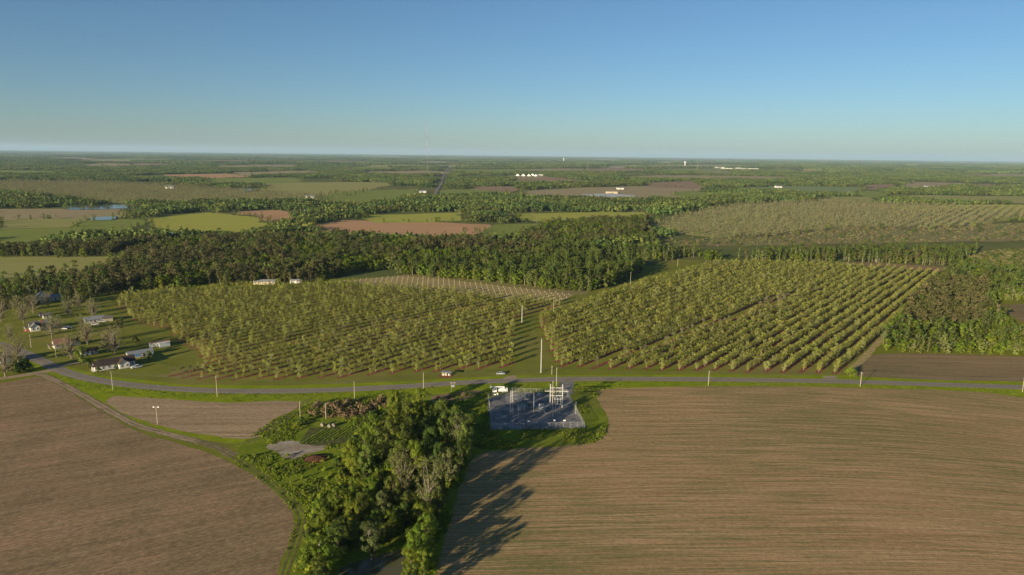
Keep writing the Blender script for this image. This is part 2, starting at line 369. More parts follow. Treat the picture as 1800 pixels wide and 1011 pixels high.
L_SCR = leafmat('leaf_scrub', (0.17, 0.15, 0.065), (0.25, 0.215, 0.10), (0.19, 0.22, 0.06), 0.35)
L_BRN = leafmat('leaf_drybrush', (0.155, 0.115, 0.06), (0.23, 0.17, 0.09), None, 0.2)
L_WEED = leafmat('leaf_weeds', (0.19, 0.27, 0.024), (0.32, 0.38, 0.04), (0.34, 0.36, 0.04), 0.55)

PECAN = [treeform(10+i, 'pecan_tree', L_PEC, BARKP, 5.4+.35*i, 1.7+.1*i, .2, 34, 15, .165, 'vase', .32, .1, 10, 5, 1.0, .45) for i in range(4)]
BROAD = [treeform(30+i, 'leafy_tree', L_BRT, BARK, 12.5, 4.6, .14, 52, 80, .255, 'round', .27, .24, 12, 5, .85, .92) for i in range(3)]
MIDT = [treeform(40+i, 'leafy_tree', L_MID, BARK, 13.0, 4.8, .16, 52, 78, .255, 'round', .27, .26, 12, 5, .85, .92) for i in range(3)]
DARKT = [treeform(50+i, 'leafy_tree', L_DRK, BARK, 11.0, 4.4, .08, 48, 76, .25, 'round', .28, .24, 8, 5, .85, .92) for i in range(2)]
GREYT = [treeform(60+i, 'leafy_tree', L_GRY, BARKG, 12.5, 4.8, .18, 52, 60, .23, 'round', .25, .22, 26, 5, .85, .8) for i in range(2)]
PALET = [treeform(70+i, 'pale_tree', L_PAL, BARKG, 15.0, 5.0, .2, 66, 40, .2, 'vase', .22, .2, 34, 5, .85, .6) for i in range(2)]
PINE = [treeform(80+i, 'pine_tree', L_PIN, BARK, 15.0, 3.6, .5, 22, 26, .42, 'pine', .36, .2, 6, 5, .7) for i in range(3)]
BARE = [treeform(90+i, 'bare_pecan_tree', L_BUD, BARKD, 11.5, 5.2, .2, 80, 13, .17, 'round', .2, .27, 55, 5, .9, .4) for i in range(3)]
YBARE = [bareform(96+i, 'bare_sapling', L_BUD, BARKD, 5.6, 1.8, 6, .15, .1, .25, 3, 1.2) for i in range(2)]
SHRUB = [treeform(100+i, 'shrub', l, BARK, 3.0, 1.7, .02, 14, 34, .25, 'dome', .4, .08, 2) for i, l in enumerate((L_DRK, L_BRT, L_WEED))]
FORM = [treeform(110+i, 'woodland_tree', L_FOR, BARK, 12.0+i*1.3, 4.1, .02, 34, 20, .46, 'round', .32, .2, 3, 5, .85, .95) for i in range(3)]
FORB = [treeform(116+i, 'woodland_tree', L_BRT, BARK, 10.5, 3.7, .0, 32, 20, .46, 'round', .34, .2, 2, 5, .85, .95) for i in range(2)]
FORP = [treeform(120+i, 'woodland_pine', L_PIN, BARK, 14.0, 3.2, .3, 24, 16, .5, 'pine', .4, .18, 4) for i in range(2)]
FORT = [treeform(126+i, 'tall_thin_tree', L_MID, BARKP, 15.0+2*i, 2.7, .12+.16*i, 26, 16, .5, 'round', .4, .18, 5) for i in range(2)]
DRY = [treeform(130+i, 'dry_bush', L_BRN, BARKG, 1.9, 1.5, .0, 12, 24, .2, 'dome', .42, .05, 2) for i in range(2)]
SCRUB = [treeform(134+i, 'scrub_bush', L_SCR, BARKG, 1.6, 1.5, .0, 12, 20, .22, 'dome', .42, .05, 2) for i in range(2)]
FBARE = [bareform(140+i, 'bare_pecan_tree', L_BUD, BARKD, 9.5, 4.2, 6, .3, .22, .2, 3) for i in range(2)]
def tuft(seed, leaf, n, r, h, sz):
    rg = np.random.default_rng(seed); q = np.stack([rg.normal(0, r, n), rg.normal(0, r, n), h*rg.random(n)*.8], 1)
    V, T = leafcloud(rg, q, np.full(n, .12), 3, sz, rg.random(n), np.array([0, 0, -.5]), 1.0, .5); return leafmesh('tuft', V, T, [leaf])
TUFT = [source(tuft(150, L_WEED, 14, .55, .28, .2)), source(tuft(151, L_WEED, 12, .6, .4, .22)), source(tuft(152, L_PAL, 10, .4, .35, .16))]
def woodpatch(seed, size, n, H, R_, leaf, per=5, lsz=1.9, depth=None, light=0.0):
    rg = np.random.default_rng(seed); sy = depth or size; cen = []; rad = []; tone = []
    for i in range(n):
        x, y = (rg.random()-.5)*size, (rg.random()-.5)*sy; h = H*(.7+.5*rg.random()); r = R_*(.7+.6*rg.random()); t = np.clip(rg.beta(1.4, 2.2)+light, 0, 1)
        for k in range(4):
            cen.append([x+rg.normal(0, r*.35), y+rg.normal(0, r*.35), h*(.35+.17*k)+rg.normal(0, .5)]); rad.append(r*(.95-.13*k)); tone.append(t)
    V, T = leafcloud(rg, cen, rad, per, lsz, tone, np.array([0, 0, -6.0]), 1.0, .7)
    return source(leafmesh('woods', V, T, [leaf]))

# ------------------------------------------------------------------ ground materials
M_GROUND = grass('ground_cover', (0.10, 0.125, 0.04), (0.16, 0.165, 0.06), (0.23, 0.20, 0.10), 0.01, False)
M_MEADOW = grass('meadow_grass', (0.16, 0.19, 0.02), (0.21, 0.22, 0.034), (0.23, 0.19, 0.06), 0.05)
M_LAWN = grass('mown_grass', (0.165, 0.18, 0.03), (0.215, 0.22, 0.045), (0.27, 0.225, 0.08), 0.06, True, R(51))
M_VERGE = grass('verge_grass', (0.18, 0.25, 0.014), (0.27, 0.31, 0.02), (0.22, 0.24, 0.034), 0.12)
M_WEEDS = grass('weed_ground', (0.13, 0.18, 0.016), (0.21, 0.25, 0.026), (0.18, 0.165, 0.05), 0.1)
M_SOILR = soil('ploughed_soil', (0.41, 0.255, 0.125), (0.55, 0.36, 0.19), (0.20, 0.19, 0.065), R(3), 1.0, .0012, 100, 1.0, False, .10, clod=.4, rowbump=.2, lines=.45)
M_SOILL = soil('harrowed_soil', (0.265, 0.175, 0.095), (0.395, 0.27, 0.155), (0.16, 0.15, 0.065), R(27), 1.05, 0, 0, .5, False, .16, (0.06, 0.045, 0.03), (0.50, 0.30, 0.185), .75, lines=.5)
M_SOILM = soil('fallow_soil', (0.40, 0.28, 0.165), (0.54, 0.385, 0.23), (0.13, 0.13, 0.06), R(2), .8, 0, 0, .25, False, .2, clod=.6, lines=.6)
M_SOILD = soil('dark_soil', (0.27, 0.185, 0.095), (0.36, 0.25, 0.135), (0.12, 0.12, 0.05), R(-2), 1.0, 0, 0, .6, False, .25)
M_RED = plain('red_mulch_strip', (0.21, 0.085, 0.05), .95, .05, 0, .35, .5)
M_FLOOR = grass('orchard_grass', (0.17, 0.19, 0.03), (0.23, 0.225, 0.045), (0.26, 0.20, 0.09), 0.05)
M_TRACK = plain('dirt_track', (0.33, 0.25, 0.165), .95, .05, 0, .25, .35)
def asphalt():
    s = NT('old_asphalt'); p = s.pos(); n = s.noise(p, .25, 5, .6); n2 = s.noise(p, 3.0, 4, .7)
    return s.fin(s.mix(s.rng(n2, .3, .7), s.mix(s.rng(n, .35, .65), (0.15, 0.13, 0.108), (0.19, 0.165, 0.138)), (0.21, 0.185, 0.155)), .9, .2)
M_ROAD = asphalt(); M_WORN = plain('worn_asphalt', (0.25, 0.22, 0.185), .9, .15, 0, .12, .3); M_LINE = plain('faded_road_paint', (0.45, 0.33, 0.08), .8, .2, 0, .35, .4)
M_SAND = soil('sandy_patch', (0.52, 0.46, 0.38), (0.30, 0.22, 0.15), (0.16, 0.15, 0.05), R(20), 2.0, 0, 0, .5, False, .1, clod=.6); M_GRAVEL = plain('gravel', (0.20, 0.195, 0.19), .95, .05, 0, .5, .16)
def water():
    s = NT('pond_water'); s.bump(s.noise(s.pos(), .5, 3), .03, .1); s.fin((0.10, 0.095, 0.045), .12, .35); return s.m
M_WATER = water()
def fm(i, a, b, g=(0.11, 0.12, 0.045), ang=5, gr=.35): return soil('field_%s' % i, a, b, g, R(ang), 6.0, 0, 0, gr, True, .06)
FM = dict(green=fm('green', (0.19, 0.24, 0.04), (0.27, 0.30, 0.06), (0.18, 0.24, 0.035)), yellow=fm('yellow', (0.36, 0.37, 0.055), (0.46, 0.44, 0.08), (0.29, 0.33, 0.04)),
          red=fm('red', (0.50, 0.275, 0.14), (0.60, 0.355, 0.19), (0.3, 0.22, 0.1), 3, .2), tan=fm('tan', (0.34, 0.265, 0.14), (0.43, 0.335, 0.19), (0.22, 0.22, 0.08)),
          pale=fm('pale', (0.30, 0.29, 0.085), (0.39, 0.355, 0.12), (0.22, 0.27, 0.055)), brown=fm('brown', (0.31, 0.20, 0.12), (0.39, 0.26, 0.16)),
          scrub=fm('scrub', (0.21, 0.165, 0.08), (0.30, 0.225, 0.115), (0.22, 0.24, 0.065), 8, 1.0), mint=fm('mint', (0.20, 0.26, 0.10), (0.25, 0.30, 0.12), (0.18, 0.24, 0.07)),
          bark=fm('bark', (0.30, 0.19, 0.095), (0.36, 0.25, 0.14), (0.14, 0.11, 0.05), 0, .5))

# ------------------------------------------------------------------ ground, fields, roads
def radial_ground():
    V = [(0, 0, -.05)]; F = []; rr = [80, 200, 500, 1200, 3000, 8000, 20000, 60000]; n = 64
    for r in rr: V += [(r*math.cos(2*math.pi*k/n), r*math.sin(2*math.pi*k/n), -.05) for k in range(n)]
    F += [(0, 1+k, 1+(k+1) % n) for k in range(n)]
    for j in range(len(rr)-1):
        for k in range(n): a = 1+j*n; b = a+n; k2 = (k+1) % n; F.append((a+k, b+k, b+k2, a+k2))
    return tag(link('ground', pymesh('ground', V, F), M_GROUND), kind='structure')
radial_ground()
sheet('meadow', [(-900, 90), (900, 90), (900, 760), (500, 760), (300, 800), (-200, 640), (-500, 620), (-900, 640)], 0.0, M_MEADOW)

ROADPX = [(-60, 584), (-20, 599), (20, 612), (50, 624), (80, 638), (100, 648), (130, 659), (175, 669), (240, 678), (320, 684.5), (400, 687.5), (500, 687.5), (600, 685), (700, 680), (800, 673.5), (900, 669), (1000, 666.5), (1100, 666), (1245, 667), (1400, 669), (1512, 671.5), (1650, 676), (1800, 681), (1950, 687), (2300, 704)]
ROAD = smooth(GP(ROADPX), 12)
POLY = {}
POLY['right'] = smooth(GP([(1078, 683), (1300, 679), (1512, 682), (1700, 688), (1790, 698), (1900, 712), (2400, 760), (2900, 1100), (2300, 1500), (700, 1500), (745, 1100), (772, 985), (795, 905), (812, 845), (838, 802), (905, 789), (985, 785), (1042, 778), (1062, 762), (1070, 740), (1056, 712), (1050, 692)]), 5, True)
POLY['left'] = smooth(GP([(-200, 690), (0, 673), (62, 663), (95, 674), (135, 697), (185, 728), (240, 757), (320, 782), (395, 808), (455, 842), (500, 880), (517, 915), (508, 955), (486, 1011), (450, 1150), (380, 1500), (-900, 1500), (-900, 900)]), 5, True)
POLY['small'] = smooth(GP([(192, 700), (215, 697), (300, 702), (400, 708), (523, 706), (508, 735), (476, 762), (435, 771), (380, 767), (300, 753), (232, 733), (192, 713)]), 5, True)
POLY['farright'] = smooth(GP([(1505, 636), (1545, 623), (1650, 622), (1800, 627), (2000, 636), (2000, 676), (1800, 671), (1650, 668), (1560, 664), (1500, 661), (1488, 652)]), 4, True)
verge = GP([(-60, 610), (20, 628), (70, 650), (98, 660), (130, 692), (240, 745), (340, 770), (440, 790), (500, 760), (540, 712), (700, 700), (860, 692), (1050, 692), (1078, 684), (1300, 680), (1512, 683), (1700, 689), (1800, 700), (2300, 740), (2300, 700), (1800, 668), (1512, 660), (1245, 658), (900, 660), (700, 671), (500, 678), (320, 676), (175, 660), (100, 640), (20, 604), (-60, 575)])
sheet('verge', verge, .008, M_VERGE)
weeds = smooth(GP([(430, 775), (520, 720), (600, 700), (760, 693), (860, 690), (1000, 680), (1070, 686), (1062, 710), (1076, 740), (1064, 768), (1030, 785), (900, 794), (842, 806), (818, 850), (800, 905), (776, 985), (745, 1100), (700, 1500), (380, 1500), (450, 1150), (484, 1011), (505, 955), (512, 915), (480, 870), (420, 830)]), 5, True)
sheet('rough_grass', weeds, .012, M_WEEDS)
sheet('lawn', GP([(-60, 590), (40, 612), (110, 645), (180, 664), (300, 679), (500, 682), (700, 674), (900, 661), (990, 660), (975, 640), (940, 562), (990, 540), (1110, 500), (1240, 458), (1180, 455), (1010, 522), (930, 545), (600, 500), (200, 515), (0, 540), (-60, 545)]), .004, M_LAWN)
sheet('ploughed_field', wobble(POLY['right'], .25, 1), .02, M_SOILR)
sheet('ploughed_field', wobble(POLY['left'], .25, 2), .02, M_SOILL)
sheet('fallow_field', wobble(POLY['small'], .3, 3), .024, M_SOILM)
sheet('dark_field', wobble(POLY['farright'], .25, 4), .02, M_SOILD)
sheet('corner_field', GP([(1752, 537), (1800, 534), (1900, 532), (1900, 570), (1800, 566), (1775, 553)]), .02, M_SOILD)
ribbon('road', ROAD, -3.0, 3.0, .05, M_ROAD, crown=.06)
for w in (-1.55, 1.55): ribbon('road_wheel_track', ROAD, w-.5, w+.5, .099, M_WORN)
for w in (-.16, .10): ribbon('road_marking', ROAD, w, w+.1, .12, M_LINE)
M_EDGE = plain('worn_white_paint', (0.52, 0.50, 0.44), .8, .2, 0, .3, .4)
for w in (-2.8, 2.65): ribbon('road_marking', ROAD, w, w+.15, .075, M_EDGE)
ribbon('road_shoulder', ROAD, -3.8, 3.8, .03, plain('gravelly_shoulder', (0.22, 0.20, 0.10), .95, .05, 0, .25, .5))
ribbon('dirt_road', smooth(GP([(-120, 690), (0, 666), (40, 660), (75, 654), (100, 649)]), 8), -2.6, 2.6, .04, M_TRACK)
ribbon('driveway', smooth(GP([(98, 647), (118, 641), (140, 637)]), 6), -2.2, 2.2, .035, M_TRACK)
tr1 = smooth(GP([(66, 657), (95, 668), (135, 689), (175, 712), (235, 745), (295, 763), (345, 776), (390, 790), (440, 822), (482, 854), (516, 884), (530, 913), (522, 948), (503, 1000), (480, 1080), (440, 1250)]), 10)
rgr = np.random.default_rng(9); nz = lambda n, a=.22: rgr.normal(0, a, n)
M_TRK2 = plain('packed_earth', (0.21, 0.165, 0.095), .95, .05, 0, .35, .3)
ribbon('track_bed', tr1[:75], -2.0+nz(75, .35), 2.0+nz(75, .35), .04, M_TRK2)
ribbon('track_rut', tr1[:62], -1.35+nz(62), -.35+nz(62), .045, M_TRACK); ribbon('track_rut', tr1[:62], .4+nz(62), 1.3+nz(62), .045, M_TRACK)
M_RUT = plain('grassy_rut', (0.15, 0.135, 0.055), .95, .05, 0, .3, .4)
ribbon('track_rut', tr1[61:], -1.2, -.5, .046, M_RUT); ribbon('track_rut', tr1[61:], .5, 1.2, .046, M_RUT)
tr2 = smooth(GP([(345, 775), (410, 781), (450, 772), (490, 750), (520, 722), (545, 700)]), 8)
ribbon('track_rut', tr2, -1.1, -.5, .044, M_RUT); ribbon('track_rut', tr2, .5, 1.1, .044, M_RUT)
sheet('roadside_apron', smooth(GP([(885, 664), (903, 660), (908, 664), (904, 668), (888, 668)]), 4, True), .042, M_TRACK)
sheet('roadside_apron', smooth(GP([(1445, 663), (1465, 661), (1474, 664), (1460, 667)]), 4, True), .042, M_SAND)
sheet('sandy_patch', wobble(smooth(GP([(470, 785), (490, 776), (530, 775), (575, 780), (570, 790), (545, 797), (520, 806), (490, 800)]), 4, True), .5, 5), .03, M_SAND)
sheet('pond', wobble(smooth(GP([(585, 1040), (600, 1000), (640, 985), (700, 966), (712, 985), (700, 1030), (690, 1150), (570, 1150)]), 5, True), .3, 6), .03, M_WATER)
sheet('dry_verge', wobble(smooth(GP([(760, 697), (800, 690), (845, 686), (850, 692), (800, 706), (760, 712)]), 4, True), .6, 7), .028, plain('dry_grass', (0.23, 0.16, 0.09), .95, .05, 0, .3, .3))

# fields farther off: (kind, outline as seen); their near edge runs on behind the trees in front
FIELDS = [
 ('pale', [(0, 451), (200, 452), (190, 468), (120, 482), (0, 490), (-80, 492), (-80, 452)], 0), ('yellow', [(262, 383), (360, 374), (466, 383), (474, 390), (427, 401), (333, 400), (290, 393)], 12),
 ('red', [(423, 371), (493, 369), (520, 378), (466, 383)], 5), ('pale', [(-60, 318), (175, 320), (360, 330), (560, 344), (540, 348), (270, 350), (200, 352), (120, 343), (70, 330), (-60, 325)], 8),
 ('pale', [(460, 322), (600, 320), (685, 321), (640, 333), (580, 345), (470, 336)], 8), ('tan', [(-60, 367), (220, 367), (213, 375), (-60, 378)], 9), ('green', [(-60, 408), (70, 403), (170, 385), (260, 385), (180, 400), (60, 413), (-60, 418)], 9),
 ('green', [(360, 314), (515, 312), (530, 316), (400, 319)], 12), ('red', [(300, 307), (400, 305), (443, 307), (330, 309.5)], 12), ('tan', [(410, 303), (545, 300), (560, 302), (430, 305.5)], 12), ('green', [(-60, 299), (70, 300), (100, 302), (-60, 303.5)], 12),
 ('green', [(560, 347), (600, 337), (730, 332), (737, 339), (650, 347), (634, 353), (600, 352)], 10), ('red', [(540, 397), (600, 388), (700, 388), (862, 394.5), (867, 396), (833, 402), (790, 412), (700, 406), (600, 402)], 8),
 ('green', [(867, 396), (950, 393), (955, 403), (900, 413), (840, 403)], 10), ('yellow', [(640, 378), (720, 377), (813, 374), (810, 382), (660, 384)], 8), ('yellow', [(910, 375), (1030, 373), (1133, 373), (1142, 378), (965, 380)], 12),
 ('brown', [(827, 328), (900, 328), (908, 333), (887, 337), (833, 333)], 8), ('green', [(780, 333), (840, 333), (890, 338), (790, 338.5)], 10), ('tan', [(917, 336), (1030, 330), (1130, 327), (1230, 330), (1225, 337), (1180, 343), (1110, 346), (1010, 344), (920, 340)], 10),
 ('brown', [(905, 311), (953, 310), (1030, 317.5), (907, 318)], 10), ('tan', [(640, 302), (740, 300), (790, 302.5), (700, 305)], 11), ('green', [(800, 298), (1100, 297), (1130, 299.5), (820, 300.5)], 10), ('tan', [(1090, 309.5), (1200, 308), (1390, 311), (1390, 313), (1200, 312.5)], 10),
 ('brown', [(1140, 321), (1215, 318), (1237, 327), (1150, 326)], 9), ('green', [(1185, 340), (1215, 336), (1245, 338), (1240, 343), (1190, 346)], 9),
 ('pale', [(1140, 395), (1230, 372), (1300, 360), (1440, 355), (1640, 362), (1860, 367), (1860, 380), (1760, 388), (1700, 402), (1600, 405), (1480, 402), (1400, 414), (1290, 421), (1200, 412)], 0),
 ('mint', [(1310, 330), (1373, 327), (1513, 329), (1513, 335), (1420, 336), (1370, 333)], 9), ('yellow', [(1560, 361.5), (1700, 360), (1860, 361), (1860, 366), (1640, 367)], 6), ('pale', [(1580, 343), (1700, 345), (1860, 346), (1860, 355), (1770, 350)], 9),
 ('pale', [(1447, 346), (1533, 346), (1530, 350), (1455, 349)], 9), ('brown', [(1523, 325), (1570, 324), (1563, 330), (1527, 330)], 9), ('tan', [(1607, 320), (1700, 322), (1640, 327), (1580, 329.5)], 9), ('brown', [(1687, 323), (1747, 324), (1745, 327.5)], 9),
 ('scrub', [(1150, 428), (1290, 420), (1400, 412), (1480, 400), (1600, 404), (1700, 400), (1860, 392), (1860, 420), (1700, 420), (1500, 420), (1300, 428), (1160, 433)], 2),
 ('scrub', [(1700, 450), (1760, 440), (1860, 440), (1860, 476), (1720, 474)], 0), ('tan', [(180, 289), (230, 288.5), (230, 290.5)], 12), ('tan', [(380, 291), (520, 290), (520, 292.5), (400, 293)], 12), ('tan', [(1255, 295), (1335, 295.5), (1335, 298.5), (1255, 298)], 12), ('tan', [(895, 308), (955, 308), (955, 311), (895, 311)], 10), ('green', [(1640, 299), (1730, 298.5), (1700, 300.5)], 12),
 ('pale', [(0, 386), (150, 384), (120, 391), (0, 394)], 8), ('green', [(600, 436), (690, 432), (720, 436), (640, 441)], 8), ('green', [(1520, 335), (1560, 340), (1540, 345), (1500, 340)], 6),
]
rgq = np.random.default_rng(88)
for i in range(46):
    yy = 276.5+23*rgq.random()**1.3; xx = rgq.random()*1800; ww = 12+60*rgq.random(); yh = 271.5+(xx-900)*.0114; yy = yy+(xx-900)*.0114; hh = (yy-yh)*(.05+.06*rgq.random())
    FIELDS.append((('tan', 'green', 'pale', 'brown', 'tan', 'pale')[i % 6], [(xx-ww, yy), (xx, yy-hh), (xx+ww, yy-.2*hh), (xx+ww*.6, yy+hh*.6), (xx-ww*.5, yy+hh*.7)], 11))
FPOLY = []
for i, (k, px, ht) in enumerate(FIELDS):
    a = GP(px)
    if ht: q = hull(np.concatenate([a, GP([(x, y, ht) for x, y in px])]))
    else: q = a
    FPOLY.append((k, q)); sheet('%s_field' % {'bark': 'cleared', 'pale': 'orchard', 'mint': 'wheat', 'scrub': 'cutover'}.get(k, k), wobble(q, 1.2+.004*np.linalg.norm(q.mean(0)), i, 25+.012*np.linalg.norm(q.mean(0))), .10+.012*i, FM[k])
POND = []
for px in ([(115, 362), (160, 361), (190, 363), (222, 361), (224, 366), (118, 368.5)], [(413, 331.5), (433, 330), (446, 334.5), (428, 335)], [(160, 383), (203, 381), (200, 386), (163, 386.5)]):
    q = smooth(hull(np.concatenate([GP(px), GP([(x, y, 1.0) for x, y in px])])), 4, True); POND.append(q); sheet('pond', q, .9, M_WATER)
FARROAD = GP([(762, 346), (776, 322), (779, 312), (783, 303), (790, 291)])
ribbon('far_road', FARROAD, -5, 5, .95, M_ROAD)
for q in ([(1000, 462), (1030, 456), (1110, 458), (1135, 464), (1110, 470), (1040, 468)], [(1480, 461), (1560, 463), (1672, 470), (1668, 480), (1560, 474), (1490, 467)], [(690, 484), (740, 487), (850, 497), (1000, 517), (1030, 519), (1040, 513), (980, 508), (850, 491), (740, 481)]):
    sheet('cleared_strip', wobble(GP(q), .8, 3), .06, FM['bark'] if q[0][0] != 690 else FM['scrub'])

# ------------------------------------------------------------------ orchards: rows run with the low sun
RD = np.array([0.628, 0.778]); RN = np.array([0.778, -0.628]); PITCHR = 7.8; PITCHT = 4.7
OL = GP([(215, 521), (205, 536), (240, 568), (300, 580), (312, 600), (345, 615), (362, 640), (268, 662), (380, 669), (560, 665), (700, 657), (880, 646), (908, 643), (902, 600), (905, 560), (945, 545), (985, 538), (975, 531), (900, 528), (850, 521), (750, 509), (650, 505), (590, 501), (500, 504), (400, 507), (300, 513)])
OR_ = GP([(946, 562), (980, 646), (1130, 649), (1290, 653), (1484, 658), (1552, 588), (1656, 484), (1560, 473), (1460, 467), (1330, 463), (1252, 465), (1180, 483), (1110, 506), (1060, 522), (1000, 544)])
sheet('orchard_floor', OL, .03, M_FLOOR); sheet('orchard_floor', OR_, .03, M_FLOOR)
def rows(poly, off, jit, seed, PITCHT):
    rg = np.random.default_rng(seed); v = poly@RN; u = poly@RD; out = []
    k0, k1 = math.floor((v.min()-off)/PITCHR), math.ceil((v.max()-off)/PITCHR)
    for k in range(k0, k1+1):
        us = np.arange(u.min(), u.max(), PITCHT)+rg.random()*PITCHT; p = us[:, None]*RD+(off+k*PITCHR)*RN
        p = p[inside(p, poly)]
        if len(p): out.append((k, p+rg.normal(0, jit, p.shape)))
    return out
ROWS = dict(left=rows(OL, 1.0, .35, 1, 4.6), right=rows(OR_, 3.2, .3, 2, 4.3))
for side, rw in ROWS.items():
    for k, p in rw:
        u = p@RD; v = (p@RN).mean(); us = np.linspace(u.min()-2.5, u.max()+2.5, max(3, int(np.ptp(u)/14)+2)); c = us[:, None]*RD+v*RN
        rg = np.random.default_rng(k+500); ribbon('soil_strip', c, -1.5+rg.normal(0, .15, len(us)), 1.5+rg.normal(0, .15, len(us)), .045, M_RED)
ribbon('dirt_lane', smooth(GP([(1489, 656), (1530, 615), (1562, 582), (1622, 525), (1666, 483)]), 8), -2.6+np.random.default_rng(3).normal(0, .3, 33), 1.6+np.random.default_rng(4).normal(0, .3, 33), .034, plain('dry_lane', (0.34, 0.27, 0.12), .95, .05, 0, .3, .3))
NEW = GP([(600, 494), (700, 485), (760, 488), (850, 499), (1012, 517), (985, 530), (900, 527), (850, 520), (750, 508), (660, 503)])
sheet('replanted_field', NEW, .05, fm('replant', (0.36, 0.28, 0.12), (0.44, 0.34, 0.155), (0.24, 0.22, 0.07), 51, .3))

# ------------------------------------------------------------------ orchard trees
ORD = ['zeroth', 'first', 'second', 'third', 'fourth', 'fifth', 'sixth', 'seventh', 'eighth', 'ninth', 'tenth', 'eleventh', 'twelfth', 'thirteenth', 'fourteenth', 'fifteenth', 'sixteenth', 'seventeenth', 'eighteenth', 'nineteenth', 'twentieth']
TENS = {20: 'twenty', 30: 'thirty', 40: 'forty', 50: 'fifty', 60: 'sixty'}
def ordn(n):
    if n <= 20: return ORD[n]
    t, u = n//10*10, n % 10
    return TENS[t]+'-'+ORD[u] if u else TENS[t][:-1]+'ieth'
rg = np.random.default_rng(77)
BARE_ROWS = {'right': {len(ROWS['right'])-14}, 'left': {len(ROWS['left'])//2-1}}
cand = []; bare_pts = []
for side, rw in ROWS.items():
    seq = rw if side == 'right' else rw[::-1]                 # count rows away from the grass lane
    for i, (k, p) in enumerate(seq):
        gap = rg.random(len(p))
        for j, q in enumerate(p):
            br = rw.index((k, p)) if False else i
            if gap[j] < (.05 if side == 'right' else .07): continue
            cand.append((q[0]**2+q[1]**2, side, i+1, j+1, q, gap[j]))
cand.sort(key=lambda c: c[0])
seen = []
for c in cand:
    x, y = P(c[4][0], c[4][1])
    if -20 < x < 1820: seen.append(c)
# thin-leaved rows: two rows in which the trees have hardly leafed out
def sparse(side, i, q):
    x, y = P(q[0], q[1])
    if side == 'right': d = abs((x-1045)*(540-648)-(y-648)*(1345-1045))/math.hypot(300, 108); return d < 5.5 and 1040 < x < 1400
    d = abs((x-450)*(535-616)-(y-616)*(880-450))/math.hypot(430, 81); return (d < 3.0 and 440 < x < 900) or (x < 345 and y > 645)
n_ind = {}
pts = []; var = []
for n, (d, side, i, j, q, gq) in enumerate(seen):
    sp = sparse(side, i, q); s = .7+.48*((gq*37.7) % 1)**.8
    if sp and P(*q)[0] > 440 and (gq*91.3) % 1 < .6: continue
    if side == 'left' and P(*q)[0] < 420 and P(*q)[1] > 630: s *= .8
    if n < 300:
        fm_ = YBARE[n % 2] if sp else PECAN[n % 4]
        tree(fm_, q, ('thin bare' if sp else 'young pale green')+' pecan tree, %s from the road in %s row %s of grass lane' % (ordn(j), ordn(i), side), 'pecan trees of the two orchards', s, seed=n)
    else: pts.append(q); var.append(4 + n % 2 if sp else n % 4)
scatter('orchard_trees', np.array(pts), [source(f['whole']) for f in PECAN+YBARE], 'rows of young pale green pecan trees filling both orchards', 'orchard trees', 0, .8, 1.18, 5, var)

# new planting: a white guard tube on each sapling
M_TUBE = plain('white_plastic_tube', (0.55, 0.50, 0.40), .6, .3, 0, .06)
tb = MB(); tb.tube([(0, 0, 0), (0, 0, 1.25)], [.13, .12], 6); tm = tb.mesh('tree_guard'); tm.materials.append(M_TUBE)
v = NEW@RN; u = NEW@RD; tp = []
for a in np.arange(v.min()+2, v.max(), 7.0):
    for b in np.arange(u.min()+2, u.max(), 7.0): tp.append(b*RD+a*RN)
tp = np.array(tp); tp = tp[inside(tp, NEW)]; tp = tp[np.argsort((tp**2).sum(1))]
for q in tp[:300]:
    o = bpy.data.objects.new('tree_guard', tm); C.objects.link(o); o.location = (q[0], q[1], .05); o.rotation_euler = (0, 0, q[0])
    tag(o, 'short white guard tube round a new sapling in the replanted field', 'tree guard', 'white guard tubes in the replanted field')
if len(tp) > 300: scatter('tree_guards', tp[300:], [source(tm)], 'white guard tubes farther back in the replanted field', 'tree guards', .05, 1, 1, 3)

